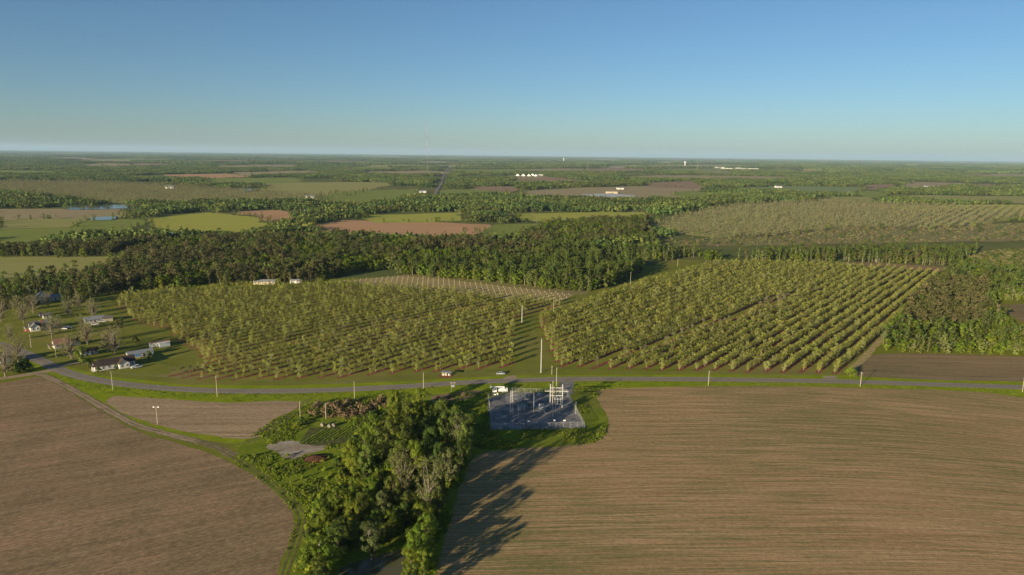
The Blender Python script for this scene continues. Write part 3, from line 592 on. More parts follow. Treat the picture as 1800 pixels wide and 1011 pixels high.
# ------------------------------------------------------------------ woods
def vnoise(p, s, seed):
    r_ = np.random.default_rng(seed).random((97, 97)); q = p/s; i = np.floor(q).astype(int); f = q-i; f = f*f*(3-2*f)
    g = lambda a, b: r_[(i[:, 0]+a) % 97, (i[:, 1]+b) % 97]
    return (g(0, 0)*(1-f[:, 0])+g(1, 0)*f[:, 0])*(1-f[:, 1])+(g(0, 1)*(1-f[:, 0])+g(1, 1)*f[:, 0])*f[:, 1]
WOODS = {
 'front': ([(130, 518), (215, 514), (300, 507), (420, 503), (470, 499), (560, 496), (592, 488), (620, 480), (690, 474), (760, 470), (1000, 460), (1000, 432, 12), (900, 420, 12), (750, 412, 12), (600, 412, 12), (500, 410, 12), (420, 408, 12), (300, 416, 12), (215, 437, 12), (205, 470)], 6.4, [0, 0, 1, 1, 2, 2, 3, 5, 6, 0, 5], 1.0),
 'village': ([(-60, 512), (60, 500), (150, 485), (195, 474), (205, 515), (165, 528), (110, 543), (40, 549), (-60, 558)], 8.5, [0, 1, 2, 3, 5, 8, 9, 9], .8),
 'pines': ([(-60, 452), (100, 451), (200, 451), (220, 440), (300, 414, 12), (220, 416, 12), (100, 422, 14), (-60, 424, 14)], 6.4, [5, 6, 5, 6, 0, 1], .95),
 'young': ([(692, 482), (740, 485), (850, 495), (1000, 512), (1040, 513), (1095, 497), (1128, 478), (1125, 470), (1010, 458), (960, 460), (760, 470)], 4.9, [3, 4, 3, 4, 1, 2, 8], .72),
 'thin': ([(930, 456), (1010, 455), (1100, 456), (1170, 459), (1225, 452), (1240, 432, 13), (1150, 432, 13), (1000, 425, 13), (940, 425, 13)], 6.0, [7, 8, 7, 8, 0, 3, 4, 2], .95),
 'belt': ([(1245, 459), (1300, 456), (1400, 459), (1500, 461), (1600, 465), (1695, 470), (1720, 440), (1700, 432, 13), (1500, 432, 13), (1300, 435, 13), (1240, 436, 13)], 5.6, [7, 8, 7, 8, 0, 1, 5, 3], .95),
 'copse': ([(1547, 616), (1600, 621), (1700, 623), (1800, 627.5), (1950, 634), (1950, 597), (1800, 588), (1770, 577), (1742, 550), (1748, 531), (1800, 528), (1950, 522), (1950, 482), (1800, 482), (1700, 478), (1672, 484), (1640, 507), (1602, 542), (1563, 578)], 5.4, [3, 4, 0, 1, 2, 3, 8, 9], .66),
 'hedge': ([(905, 418), (955, 405), (962, 396), (1140, 386), (1135, 400), (1150, 424), (1100, 432), (960, 438)], 7.0, [0, 1, 2, 3, 4, 5], .95),
}
WF = FORM+FORB+FORP+FORT+[FBARE[0]]                       # 0-2 dark broadleaf, 3-4 bright, 5-6 pine, 7-8 tall thin, 9 bare
LOOK = {0: 'dark green', 1: 'dark green', 2: 'dark green', 3: 'bright green', 4: 'bright green', 5: 'olive pine', 6: 'olive pine', 7: 'tall thin', 8: 'tall thin', 9: 'grey bare'}
WHERE = {'front': 'in the dark wood behind the left orchard', 'village': 'in the thicket behind the village houses', 'pines': 'in the dark wood behind the pale field at the far left', 'young': 'in the young wood beyond the replanted field',
         'thin': 'in the tall thin stand behind the young wood', 'belt': 'in the tree belt behind the right orchard', 'copse': 'in the copse beside the right orchard', 'hedge': 'in the wood right of the red field'}
allw = []
for wi, (nm, (px, sp, mix, sc)) in enumerate(WOODS.items()):
    poly = GP(px); rgw = np.random.default_rng(200+wi); lo, hi = poly.min(0), poly.max(0)
    gx, gy = np.meshgrid(np.arange(lo[0], hi[0], sp), np.arange(lo[1], hi[1], sp)); p = np.stack([gx.ravel(), gy.ravel()], 1); p += rgw.normal(0, sp*.3, p.shape)
    p = p[inside(p, poly)]
    if nm in ('front', 'thin', 'belt', 'hedge'): p = p[vnoise(p, 23.0, 40+wi) < .80]
    kn = vnoise(p, 38.0, 60+wi) if len(p) else []; hn = vnoise(p, 30.0, 80+wi) if len(p) else []
    for ti, q in enumerate(p):
        v_ = int(rgw.choice(mix)); s = sc*(.68+.45*rgw.random()+.22*hn[ti])
        if nm in ('front', 'hedge', 'belt') and kn[ti] > .66: v_ = 3+rgw.integers(0, 2)
        elif nm in ('front', 'hedge', 'pines') and kn[ti] < .30: v_ = 5+rgw.integers(0, 2)
        x, y = P(q[0], q[1], 6)
        if nm in ('village', 'front') and any(abs(x-hx) < w_ and -4 < P(q[0], q[1])[1]-hy < 17 for hx, hy, w_ in ((71, 531, 17), (97, 527, 12), (296, 416, 7), (336, 414, 7))): continue
        if nm == 'copse' and 1585 < x < 1735 and 495 < y < 565 and rgw.random() < .85: v_ = 5+rgw.integers(0, 2); s *= 1.1
        if nm == 'front' and x < 520 and rgw.random() < .3: v_ = 5+rgw.integers(0, 2)
        if nm == 'front' and y < 425 and x > 480: v_ = 3+rgw.integers(0, 2) if rgw.random() < .5 else v_
        if nm == 'copse' and v_ == 9: s *= .9
        allw.append((q, v_, s, nm, x))
allw.sort(key=lambda a: (a[0]**2).sum())
def zone(q, nm):
    """front edge, left or right side or depth of a wood, as seen"""
    x, y = P(q[0], q[1]); pp = np.array([P(a, b) for a, b in GP(WOODS[nm][0])]); fx = (x-max(0, pp[:, 0].min()))/(min(1800, pp[:, 0].max())-max(0, pp[:, 0].min())); fy = (y-pp[:, 1].min())/np.ptp(pp[:, 1])
    return ('front' if fy > .82 else 'middle' if fy > .55 else 'back')+' '+('left' if fx < .33 else 'centre' if fx < .66 else 'right')
pts, var, scl = [], [], []; k = 0
for q, v_, s, nm, x in allw:
    if k < 300 and -5 < x < 1805:
        zn = zone(q, nm); tree(WF[v_], q, '%s tree %s %s' % (LOOK[v_], zn, WHERE[nm]), '%s trees %s %s' % (LOOK[v_], zn, WHERE[nm]), s, seed=k); k += 1
    else: pts.append(q); var.append(v_); scl.append(s)
print('WOOD TREES', len(allw))
scatter('woodland', np.array(pts), [source(f['whole']) for f in WF], 'mixed green woodland around the orchards and fields', 'woodland', 0, .78, 1.15, 9, var)

# bare pecan orchards farther off
far = []
for k, q in FPOLY:
    if k != 'pale' or len(q) < 4: continue
    c = q.mean(0)
    if not (np.ptp(q[:, 0]) > 700): continue
    v = q@RN; u = q@RD
    for a in np.arange(v.min(), v.max(), 17.0):
        b = np.arange(u.min(), u.max(), 13.5); p = b[:, None]*RD+a*RN; p = p[inside(p, q)]; far.append(p)
far = np.concatenate(far); far = far+np.random.default_rng(4).normal(0, 1.0, far.shape); far = far[np.random.default_rng(5).random(len(far)) < .86]
fx = np.array([P(*q)[0] for q in far]); far = far[(fx > -60) & (fx < 1860)]; far = far[np.argsort((far**2).sum(1))]
print('FAR ORCHARD', len(far))
for n, q in enumerate(far[:60]):
    tree(FBARE[n % 2], q, 'greyish bare pecan tree at the near edge of the far pale orchard', 'bare pecans at the near edge of the far orchard', .9+.3*((n*.37) % 1), seed=n)
scatter('bare_orchard_trees', far[60:], [source(f['whole']) for f in FBARE], 'pale leafless pecan orchards in the distance', 'orchard trees', .2, .75, 1.15, 6)

# woods of the plain: tree masses by the patch, wherever no field lies
PATCH = [woodpatch(300+i, 54, 44, 11.0, 3.6, L_FAR, 5, 1.9, None, (0, .12, -.1, .05)[i]) for i in range(4)]
gx, gy = np.meshgrid(np.arange(-5200, 5200, 44.0), np.arange(880, 6200, 44.0)); p = np.stack([gx.ravel(), gy.ravel()], 1)
rgf = np.random.default_rng(12); p += rgf.normal(0, 9, p.shape); p = p[np.abs(p[:, 0]) < p[:, 1]*.80+60]
keep = np.ones(len(p), bool)
obst = [q for k, q in FPOLY]+POND
for q in obst:
    for dx, dy in ((0, 0), (22, 22), (-22, 22), (22, -22), (-22, -22)): keep &= ~inside(p+np.array([dx, dy]), q)
for a, b in zip(FARROAD[:-1], FARROAD[1:]):
    d = b-a; t = np.clip(((p-a)@d)/(d@d), 0, 1); keep &= np.linalg.norm(p-(a+t[:, None]*d), axis=1) > 42
for nm in WOODS: keep &= ~inside(p, GP(WOODS[nm][0]))
keep &= ~((p[:, 1] < 1000) & (np.array([P(*q)[0] for q in p]) > 1140)); keep &= ~inside(p, OR_*1.03)
# leave meadows and clearings in the mass
keep &= ~((vnoise(p, np.array([420., 260.]), 3) > .67) & (p[:, 1] > 1900)); p = p[keep]
print('PATCHES', len(p))
scatter('distant_woodland', p, PATCH, 'dark green woodland covering the plain between the distant fields', 'woodland', 0, .85, 1.1, 21)
STRIP = [woodpatch(320+i, 420, 230, 15.0, 6.5, L_FAR, 4, 4.2, 90, (0, .1)[i]) for i in range(2)]
ps = []; rgf = np.random.default_rng(31)
y = 6000.0
while y < 52000:
    n = int(2*y*.82/(330 if y < 12000 else 380)); xs = (np.arange(n)+.5)/n*2*y*.82-y*.82+rgf.normal(0, 120, n)
    kk = rgf.random(n) < (.62 if y < 14000 else .8)
    ps.append(np.stack([xs[kk], y+rgf.normal(0, 110, kk.sum())], 1)); y += 190 if y < 10000 else 420 if y < 20000 else 1100
p = np.concatenate(ps); keep = np.ones(len(p), bool)
for q in obst: 
    for dx in (-160, 0, 160): keep &= ~inside(p+np.array([dx, 0]), q)
p = p[keep]; print('STRIPS', len(p))
scatter('far_woodland', p, STRIP, 'hazy far-off woodland reaching to the flat horizon', 'woodland', 0, .9, 1.2, 22, None, rgf.normal(0, .25, len(p)))

# cut-over land: stumps of brush and a few trees left standing
sb = []; rgb_ = np.random.default_rng(61)
for k, q in FPOLY:
    if k == 'scrub': lo, hi = q.min(0), q.max(0); p = lo+(hi-lo)*rgb_.random((3600, 2)); sb.append(p[inside(p, q)])
sb = np.concatenate(sb); print('BRUSH', len(sb))
scatter('cutover_brush', sb, [source(f['whole']) for f in SCRUB+SCRUB+SCRUB+SHRUB[:1]], 'brown and green brush on the cut-over ground', 'brush', .4, .5, 1.8, 17)
for n, (x, y, k, s) in enumerate([(1417, 410, 3, .95), (1455, 404, 4, 1.1), (1402, 413, 3, .7), (1228, 412, 4, .8), (1440, 414, 7, .7), (1509, 415, 9, .8), (1642, 398, 3, .8), (1735, 470, 9, .8), (1752, 468, 7, .7), (1780, 474, 9, .7), (1722, 478, 9, .9), (1340, 428, 7, .6), (1556, 418, 9, .7), (1180, 425, 9, .8), (1215, 422, 9, .7)]):
    tree(WF[k], G(x, y), '%s tree left standing on the cut-over ground, %s of the scattered ones' % (LOOK[k], ordn(n+1)), 'trees left on the cut-over ground', s, None, None, n+300)

# trees dotted over and along the middle-distance fields
dt = []; rgd = np.random.default_rng(71)
for k, q in FPOLY:
    if k == 'scrub' or q[:, 1].mean() > 7000: continue
    n = len(q)
    for i in range(n):
        a, b = q[i], q[(i+1) % n]; L = np.linalg.norm(b-a); m_ = int(L/22)
        if m_ and rgd.random() < .55: t = rgd.random(m_)[:, None]; dt.append(a+(b-a)*t+rgd.normal(0, 5, (m_, 2)))
dt = np.concatenate(dt); print('DOTTED', len(dt))
scatter('field_edge_trees', dt, [source(f['whole']) for f in FORM+FORB+FBARE], 'trees dotted along the edges of the distant fields', 'trees', 0, .45, 1.0, 33)

# ------------------------------------------------------------------ the creek thicket: (x, y of the crown as seen, radius m, form, look)
CREEK = [(739, 705, 4.2, 'B'), (692, 705, 3.6, 'B'), (692, 740, 4.2, 'B'), (655, 747, 3.2, 'B'), (629, 743, 2.2, 'B'), (777, 729, 4.4, 'M'), (806, 762, 5.0, 'G'), (818, 772, 4.0, 'M'), (800, 740, 4.2, 'M'), (822, 752, 3.6, 'M'), (680, 771, 5.4, 'M'), (621, 799, 4.2, 'B'), (645, 806, 3.8, 'M'), (760, 774, 4.2, 'D'),
         (770, 852, 3.8, 'M'), (766, 880, 3.8, 'M'), (752, 925, 3.6, 'B'), (753, 747, 4.2, 'M'), (708, 832, 5.0, 'P'), (753, 848, 5.8, 'P'), (788, 816, 4.4, 'G'), (673, 882, 3.6, 'G'), (621, 900, 3.6, 'B'), (590, 948, 4.4, 'M'), (652, 945, 4.6, 'G'), (690, 918, 3.2, 'B'), (735, 948, 4.2, 'B'), (722, 983, 3.0, 'B'), (577, 984, 3.6, 'B'), (551, 969, 4.2, 'B'),  # first three trees of this line added to merge the thicket's cast shadow
         (593, 875, 3.2, 'B'), (569, 900, 3.4, 'B'), (624, 861, 3.2, 'B'), (666, 840, 2.6, 'B'), (742, 903, 3.6, 'B'), (708, 903, 3.2, 'M'), (756, 886, 3.4, 'M'), (718, 882, 3.6, 'D'), (638, 882, 3.4, 'M'), (700, 800, 4.0, 'M'), (730, 800, 4.0, 'B'), (660, 915, 3.2, 'M'), (600, 925, 3.2, 'D'),
         (720, 755, 3.8, 'M'), (715, 725, 3.4, 'M'), (782, 750, 3.6, 'M'), (640, 770, 3.0, 'B'), (655, 860, 3.2, 'B'), (690, 860, 3.4, 'M'), (770, 800, 3.6, 'D'), (812, 790, 3.4, 'M'), (684, 935, 2.6, 'M'), (620, 935, 3.0, 'M'), (560, 1005, 3.4, 'M'), (745, 985, 3.2, 'B'), (728, 1015, 3.6, 'M'), (540, 1030, 3.4, 'B')]
SETS = dict(B=BROAD, M=MIDT, D=DARKT, G=GREYT, P=PALET); LK = dict(B='bright yellow-green leafy tree', M='mid-green leafy tree', D='dark green leafy tree', G='grey-green open tree', P='tall pale tree with white limbs')
cr = []
for n, (x, y, r, k) in enumerate(CREEK):
    f = SETS[k][n % len(SETS[k])]; s = r/f['R']; hz = min(1.4, max(.9, 1.3-.12*(s-1)))*s*(1.15 if x > 760 and y < 800 else .78 if y > 870 else 1); cr.append((G(x, y, f['H']*hz*.6), f, s, hz, k))
pc = np.array(G(655, 990)); cnt = {}
cr.sort(key=lambda c: (c[0][0]-pc[0])**2+(c[0][1]-pc[1])**2)
for n, (q, f, s, hz, k) in enumerate(cr):
    cnt[k] = cnt.get(k, 0)+1
    tree(f, q, LK[k]+' in the creek thicket, '+ordn(cnt[k])+' such from the pond', 'trees of the creek thicket', s, None, hz, n)
# undergrowth: countable shrubs along the thicket edge, dry bushes on the bank
rgs = np.random.default_rng(55); thick = GP([(560, 880), (610, 790), (640, 745), (690, 715), (800, 715), (835, 760), (815, 800), (800, 840), (770, 930), (745, 1011), (700, 1040), (560, 1040), (525, 990)])
lo, hi = thick.min(0), thick.max(0); p = lo+(hi-lo)*rgs.random((700, 2)); p = p[inside(p, thick)]; p = p[~inside(p, GP([(570, 1050), (590, 985), (640, 960), (700, 945), (725, 970), (715, 1050)]))]
scatter('undergrowth', p, [source(f['whole']) for f in SHRUB], 'tangled green undergrowth below the creek thicket', 'undergrowth', 0, .7, 1.5, 8)
bank = GP([(440, 800), (480, 790), (540, 815), (600, 800), (615, 840), (570, 880), (550, 930), (530, 985), (505, 1030), (490, 1030), (520, 960), (535, 910), (520, 870), (470, 835)])
lo, hi = bank.min(0), bank.max(0); p = lo+(hi-lo)*rgs.random((420, 2)); p = p[inside(p, bank)]; p = p[np.array([np.linalg.norm(tr1-q, axis=1).min() > 2.6 for q in p])]; p = p[rgs.random(len(p)) < .4]
scatter('bank_shrubs', p, [source(f['whole']) for f in SHRUB[1:]+[SHRUB[2]]], 'low yellow-green bushes on the bank left of the thicket', 'bushes', 0, .25, .6, 18)
wl_ = weeds; lo, hi = wl_.min(0), wl_.max(0); lo[1] = max(lo[1], 165); p = lo+(hi-lo)*rgs.random((52000, 2)); p = p[inside(p, wl_)]
PAD = GP([(855, 700), (899, 689), (999, 692), (1032, 753), (862, 756)])
ex = [PAD*1.0, GP([(470, 785), (490, 776), (530, 775), (575, 780), (570, 790), (545, 797), (520, 806), (490, 800)]), GP([(978, 668), (1010, 668), (1008, 692), (982, 690)]), GP([(540, 790), (585, 790), (585, 815), (530, 815)]), GP([(545, 742), (640, 742), (640, 782), (525, 782)]), POLY['left'], POLY['right'], GP([(580, 1045), (600, 998), (640, 983), (705, 962), (715, 985), (700, 1045)])]
for e in ex: p = p[~inside(p, e)]
t_ = tr1[61:]
p = p[np.array([np.min(np.abs(np.linalg.norm(t_-q, axis=1)-.0)) > 1.6 for q in p])]
dens = vnoise(p, 9.0, 8); p = p[(dens > .45) & (rgs.random(len(p)) < .6)]; print('TUFTS', len(p))
scatter('weeds', p, TUFT, 'lush green weeds round the thicket and the substation', 'weeds', 0, .6, 1.4, 13)
vp = []
for i in range(0, len(ROAD)-1):
    a, b = ROAD[i], ROAD[i+1]; n = int(np.linalg.norm(b-a)*2.2)
    if n: t = rgs.random(n)[:, None]; d = (b-a)/np.linalg.norm(b-a); vp.append(a+(b-a)*t+np.array([d[1], -d[0]])*(4.2+9.5*rgs.random(n)**1.3)[:, None])
p = np.concatenate(vp)
for e in (POLY['right'], POLY['small'], POLY['left'], PAD): p = p[~inside(p, e)]
p = p[~inside(p, GP([(975, 660), (1012, 660), (1012, 695), (978, 695)]))]; fx = np.array([P(*q)[0] for q in p]); p = p[(fx > 105) & (fx < 1900)]
scatter('roadside_grass', p, TUFT[:1]+TUFT[2:], 'tall yellow-green grass along the near roadside', 'grass', 0, .4, .9, 14)
for n, (x, y, s) in enumerate([(556, 718, 1.5), (566, 727, 1.3), (577, 714, 1.4), (590, 722, 1.5), (603, 716, 1.5), (600, 731, 1.3), (617, 722, 1.4), (630, 715, 1.3), (585, 733, 1.2), (642, 722, 1.3), (655, 714, 1.4), (668, 709, 1.5), (620, 733, 1.2), (572, 721, 1.2), (610, 727, 1.2), (676, 716, 1.2), (545, 726, 1.0), (770, 703, 1.0), (790, 700, 1.1), (815, 696, 1.0), (560, 712, 1.6), (582, 719, 1.6), (597, 726, 1.6), (610, 712, 1.7), (624, 728, 1.5), (637, 729, 1.4), (650, 722, 1.5), (662, 718, 1.4), (592, 712, 1.6), (573, 732, 1.4), (606, 734, 1.4), (634, 721, 1.6), (552, 730, 1.4), (672, 704, 1.6), (684, 708, 1.3)]):
    tree(DRY[n % 2], G(x, y), 'reddish brown dry bush on the bank below the road' if x < 700 else 'low brown dry bush at the roadside between thicket and truck', 'dry bushes by the road', s, None, None, n, 'bush')
for n, (x, y, f, s, lb) in enumerate([(530, 745, 0, 1.1, 'dark shrub at the left end of the vegetable garden'), (545, 738, 0, .9, 'small dark shrub behind the left end of the garden'), (522, 752, 1, .8, 'low bright shrub in front of the dark garden shrub'), (22, 656, 0, 2.2, 'wide dark hedge shrub at the village road corner'), (46, 652, 0, 2.1, 'round dark shrub nearest the village junction'), (35, 656, 0, 1.9, 'dark shrub in the middle of the junction hedge'),
                              (159, 648, 0, 1.1, 'dark shrub left of the white house porch'), (173, 655, 0, 1.0, 'dark clipped shrub before the white house porch'), (205, 647, 0, .8, 'dark shrub against the long white house wall'), (213, 645, 0, .7, 'small shrub under the house windows'), (225, 641, 2, .7, 'light shrub near the right end of the white house'), (157, 640, 2, 1.2, 'yellowish shrub between green tree and house'), (238, 604, 0, 1.5, 'dark tangled bush alone on the village lawn'), (1497, 660, 2, 1.7, 'square yellow-green bush by the right orchard corner'), (1491, 660, 2, 1.4, 'lower yellow-green bush beside the square one')]):
    tree(SHRUB[f], G(x, y), lb, 'shrubs', s, None, None, n+50, 'shrub')
VT = [(42, 569, 0, 1.1), (3, 566, 1, 1.1), (92, 595, 2, 1.05), (154, 606, 0, 1.0), (126, 631, 1, 1.1), (10, 662, 2, 1.25), (33, 639, 0, 1.1), (203, 622, 1, 1.25), (190, 619, 2, 1.0), (164, 558, 0, 1.0), (122, 557, 1, .95), (59, 552, 2, 1.0), (30, 548, 0, .9), (85, 540, 1, .9), (140, 545, 2, .85), (105, 585, 0, .8), (145, 580, 1, .75), (18, 600, 2, .8)]
VL = ['forked bare tree behind the brick-chimney house', 'dark-trunked bare tree at the left edge above the lawn', 'bare tree with dark forked trunk in front of the brick-chimney house', 'tall bare tree right of the rusty roof', 'broad grey bare tree left of the blue-grey shed', 'large bare tree at the left edge by the dirt road', 'bare tree over the village road at the left edge', 'large bare tree behind the dark-roofed white house', 'second bare tree behind the white house roof', 'bare tree behind the low house with cars', 'greenish bare tree behind the village lawn',
      'bare tree left of the small white shed', 'bare tree below the pale gable barn', 'small bare tree between barn and white shed', 'grey bare tree at the wood edge above the low house', 'small bare tree beside the parked white car', 'small bare tree before the low house', 'low bare tree at the left edge of the lawn']
for n, ((x, y, f, s), lb) in enumerate(zip(VT, VL)): tree(BARE[f], G(x, y), lb, 'bare village trees', s*1.25, None, None, n+20)
tree(PINE[0], G(213, 592), 'dark pine standing alone on the village lawn', None, 1.05, None, .85); tree(BROAD[0], G(146, 643), 'bright green young tree beside the driveway', None, .75, None, .92); tree(BROAD[1], G(262, 632), 'small bright green tree beside the blue carport', None, .38, None, .42)
for n, (x, y, k, s, lb) in enumerate([(536, 494, 'P', .8, 'pale tall tree with white trunk by the white sheds'), (550, 492, 'P', .65, 'second pale tree right of the white sheds'), (528, 492, 'P', .6, 'slim pale tree just behind the white sheds'), (563, 491, 'P', .6, 'small pale tree at the wood edge by the grass lane'), (575, 490, 'B', .75, 'bright green tree right of the pale trees'), (451, 499, 'B', .8, 'bright green tree left of the tan low house'), (90, 500, 'B', .85, 'tall yellow-green tree rising before the pale field'), (556, 496, 'D', .4, 'low dark hedge bush at the orchard corner')]):
    tree(SETS[k][n % 2], G(x, y), lb, None, s, None, s*1.05, n+70)

# ------------------------------------------------------------------ built things
W_WHITE = plain('white_siding', (0.60, 0.58, 0.54), .75, .3, 0, .05); W_BLUE = plain('bluegrey_siding', (0.36, 0.40, 0.43), .7, .3, 0, .08); W_GREY = plain('grey_weathered_wall', (0.38, 0.37, 0.34), .8, .2, 0, .12); W_TAN = plain('tan_wall', (0.50, 0.42, 0.29), .8, .2, 0, .08)
R_DARK = plain('dark_shingle', (0.055, 0.042, 0.036), .9, .15, 0, .2); R_GREY = plain('grey_shingle', (0.13, 0.125, 0.12), .9, .15, 0, .2); R_RUST = plain('rusty_tin', (0.27, 0.15, 0.10), .7, .3, .1, .35); R_TIN = plain('pale_tin', (0.30, 0.31, 0.32), .55, .4, .4, .1); R_BLUE = plain('blue_tin', (0.20, 0.30, 0.42), .45, .4, .3, .1)
BRICK = plain('red_brick', (0.30, 0.10, 0.07), .9, .1, 0, .2); TRIM = plain('white_trim', (0.8, 0.79, 0.76), .6, .3, 0, .04); DOORM = plain('brown_door', (0.16, 0.09, 0.06), .6, .3)
WOOD = plain('pole_wood', (0.36, 0.32, 0.235), .9, .1, 0, .2, .8); CONC = plain('concrete', (0.34, 0.335, 0.315), .85, .2, 0, .08); STEEL = plain('galvanised_steel', (0.38, 0.38, 0.37), .5, .4, .3, .1); INSUL = plain('insulator_grey', (0.33, 0.34, 0.37), .3, .5); BLACK = plain('black_rubber', (0.02, 0.02, 0.02), .8, .2); WIREM = plain('wire_metal', (0.16, 0.155, 0.15), .5, .4, .5)
def glass():
    s = NT('window_glass'); s.fin((0.03, 0.04, 0.05), .08, .6); return s.m
GLASS = glass()
def window(p, x, y, z, w, h, axis):
    """a window in a wall: frame with a recessed pane; axis says which way the wall faces"""
    f = MB(); d = .05
    def bx(m, a, b, c, e, dep, t):      # a..b along the wall, c..e up
        cx, w_ = (a+b)/2, b-a
        if axis in 'yY': m.box(w_, t, e-c, (x+cx, y+(dep if axis == 'Y' else -dep), z+c))
        else: m.box(t, w_, e-c, (x+(dep if axis == 'X' else -dep), y+cx, z+c))
    for a, b, c, e in ((-w/2-.09, -w/2, -.09, h+.09), (w/2, w/2+.09, -.09, h+.09), (-w/2, w/2, h, h+.09), (-w/2, w/2, -.09, 0), (-w/2, w/2, h/2-.03, h/2+.03)): bx(f, a, b, c, e, .03, .08)
    o = f.build('window', TRIM, p); g = MB(); bx(g, -w/2, w/2, 0, h, .012, .03); g.build('pane', GLASS, o)
def door(p, x, y, w, h, axis, mat=DOORM):
    m = MB(); (m.box(w, .07, h, (x, y+(.03 if axis == 'Y' else -.03), .15)) if axis in 'yY' else m.box(.07, w, h, (x+(.03 if axis == 'X' else -.03), y, .15)))
    o = m.build('door', mat, p); k = MB(); k.box(.06, .06, .06, (x+(.35*w if axis in 'yY' else (.09 if axis == 'X' else -.09)), y+((.09 if axis == 'Y' else -.09) if axis in 'yY' else .35*w), 1.1)); k.build('handle', STEEL, o)
def gable(p, L, Wd, h, rh, wall, roof, over=.45, ox=0, oy=0, rz=0.0, hip=0.0):
    """walls with gable ends (ridge along x) and a roof with real thickness"""
    m = MB(); m.prism([(-Wd/2, 0), (Wd/2, 0), (Wd/2, h), (0, h+rh*(1 if not hip else .02)), (-Wd/2, h)], -L/2, L/2); w = m.build('wall', wall, p)
    r = MB(); e = over; sl_ = rh/(Wd/2); y1, z1 = Wd/2+e, h-e*sl_; t = .16; x1 = L/2+e
    if hip:
        a = [(-x1, -y1, z1+t), (x1, -y1, z1+t), (x1, y1, z1+t), (-x1, y1, z1+t), (-x1+hip, 0, h+rh+t), (x1-hip, 0, h+rh+t)]; b = [(v[0], v[1], v[2]-t) for v in a]
        r.add(a+b, [(0, 1, 5, 4), (1, 2, 5), (2, 3, 4, 5), (3, 0, 4), (6, 7, 8, 9), (0, 6, 7, 1), (1, 7, 8, 2), (2, 8, 9, 3), (3, 9, 6, 0)])
    else: r.prism([(-y1, z1), (0, h+rh), (y1, z1), (y1, z1+t), (0, h+rh+t), (-y1, z1+t)], -x1, x1)
    q = r.build('roof', roof, p)
    for o in (w, q): o.location = (ox, oy, 0); o.rotation_euler = (0, 0, rz)
    return w, q
def cells(p, L, Wd, h, n, side='yYxX', dr=True):
    for ax, ln, off in (('y', L, -Wd/2), ('Y', L, Wd/2)):
        if ax in side:
            for i in range(n):
                x = -L/2+L*(i+.5)/n
                if dr and ax == 'y' and i == n//2: door(p, x, off, .95, 2.05, ax)
                else: window(p, x, off, 1.0, .95, 1.3, ax)
    for ax, off in (('x', -L/2), ('X', L/2)):
        if ax in side:
            for s in (-1, 1): window(p, off, s*Wd*.24, 1.0, .9, 1.3, ax)
# white house with the dark roof, nearest the road
q = thing('white_house', G(205, 644), R(42), 'long white house with dark roof and porch gable, nearest the road', 'house', 'village houses')
gable(q, 17.5, 7.6, 3.0, 2.3, W_WHITE, R_DARK); cells(q, 17.5, 7.6, 3, 6, 'yYX')
gable(q, 7.0, 5.2, 3.0, 1.9, W_WHITE, R_DARK, .4, 2.6, -3.4, R(90)); gable(q, 3.4, 5.0, 2.9, 1.8, W_WHITE, R_DARK, .4, -9.6, -1.1)
for y in (-3.4, -1.1, 1.2): b = MB(); b.box(.22, .22, 2.7, (-11.9, y, .1)); b.build('porch_post', TRIM, q)
b = MB(); b.box(1.3, 5.4, .18, (-11.8, -1.1, 0)); b.build('porch_floor', CONC, q); b = MB(); b.box(1.6, 5.6, .14, (-11.7, -1.1, 2.75)); b.build('porch_roof', R_DARK, q)
for x in (1.3, 3.9): window(q, x, -6.9, 1.0, .9, 1.3, 'y')
door(q, -11.3, -1.1, .95, 2.05, 'x')
b = MB(); b.box(.7, .7, 1.3, (4.5, 1.0, 4.5)); b.build('chimney', BRICK, q)
q = thing('carport', G(236, 633), R(42), 'blue tin carport between white house and grey outbuilding', 'carport')
b = MB(); b.box(7.5, 5.6, .14, (0, 0, 2.6), 0, R(3)); b.build('roof', R_BLUE, q)
for x in (-3.3, 3.3):
    for y in (-2.4, 2.4): b = MB(); b.box(.14, .14, 2.6, (x, y, 0)); b.build('post', STEEL, q)
q = thing('outbuilding', G(246, 626), R(42), 'long low white outbuilding with grey-blue tin roof behind the carport', 'outbuilding', 'village sheds')
gable(q, 13.5, 5.2, 2.4, 1.3, W_WHITE, R_TIN, .3); cells(q, 13.5, 5.2, 2.4, 4, 'yx')
q = thing('storage_trailer', G(281, 609), R(38), 'long pale box trailer with flat brown roof on the lawn', 'trailer')
b = MB(); b.box(11.5, 3.0, 2.6, (0, 0, .5)); b.build('wall', W_WHITE, q); b = MB(); b.box(11.8, 3.3, .16, (0, 0, 3.1)); b.build('roof', R_RUST, q); b = MB(); b.box(6.0, 2.2, 2.3, (2.2, -2.7, .3)); b.build('lean_to', W_BLUE, q)
for x in (-3.5, -1.5): window(q, x, -1.5, 1.3, .8, .9, 'y')
window(q, -5.75, 0, 1.3, .9, .9, 'x')
for x in (-4, 0, 4): b = MB(); b.box(.4, 2.4, .5, (x, 0, 0)); b.build('block', CONC, q)
q = thing('brick_chimney_house', G(71, 578), R(42), 'white gabled house with grey roof and red brick chimney', 'house', 'village houses')
gable(q, 12, 7.2, 3.1, 2.7, W_WHITE, R_GREY); gable(q, 6.5, 5.4, 3.0, 2.2, W_WHITE, R_GREY, .4, -3.4, -3.2, R(90)); cells(q, 12, 7.2, 3.1, 5, 'yX'); gable(q, 6, 4.6, 2.6, 1.5, W_WHITE, R_GREY, .3, 8.6, .8)
b = MB(); b.box(1.5, .9, 3.2, (.7, -4.05, 0)); b.box(.8, .8, 3.8, (.7, -4.05, 3.2)); b.build('chimney', BRICK, q)
for x in (-4.6, -2.2): window(q, x, -6.45, 1.0, .9, 1.3, 'y')
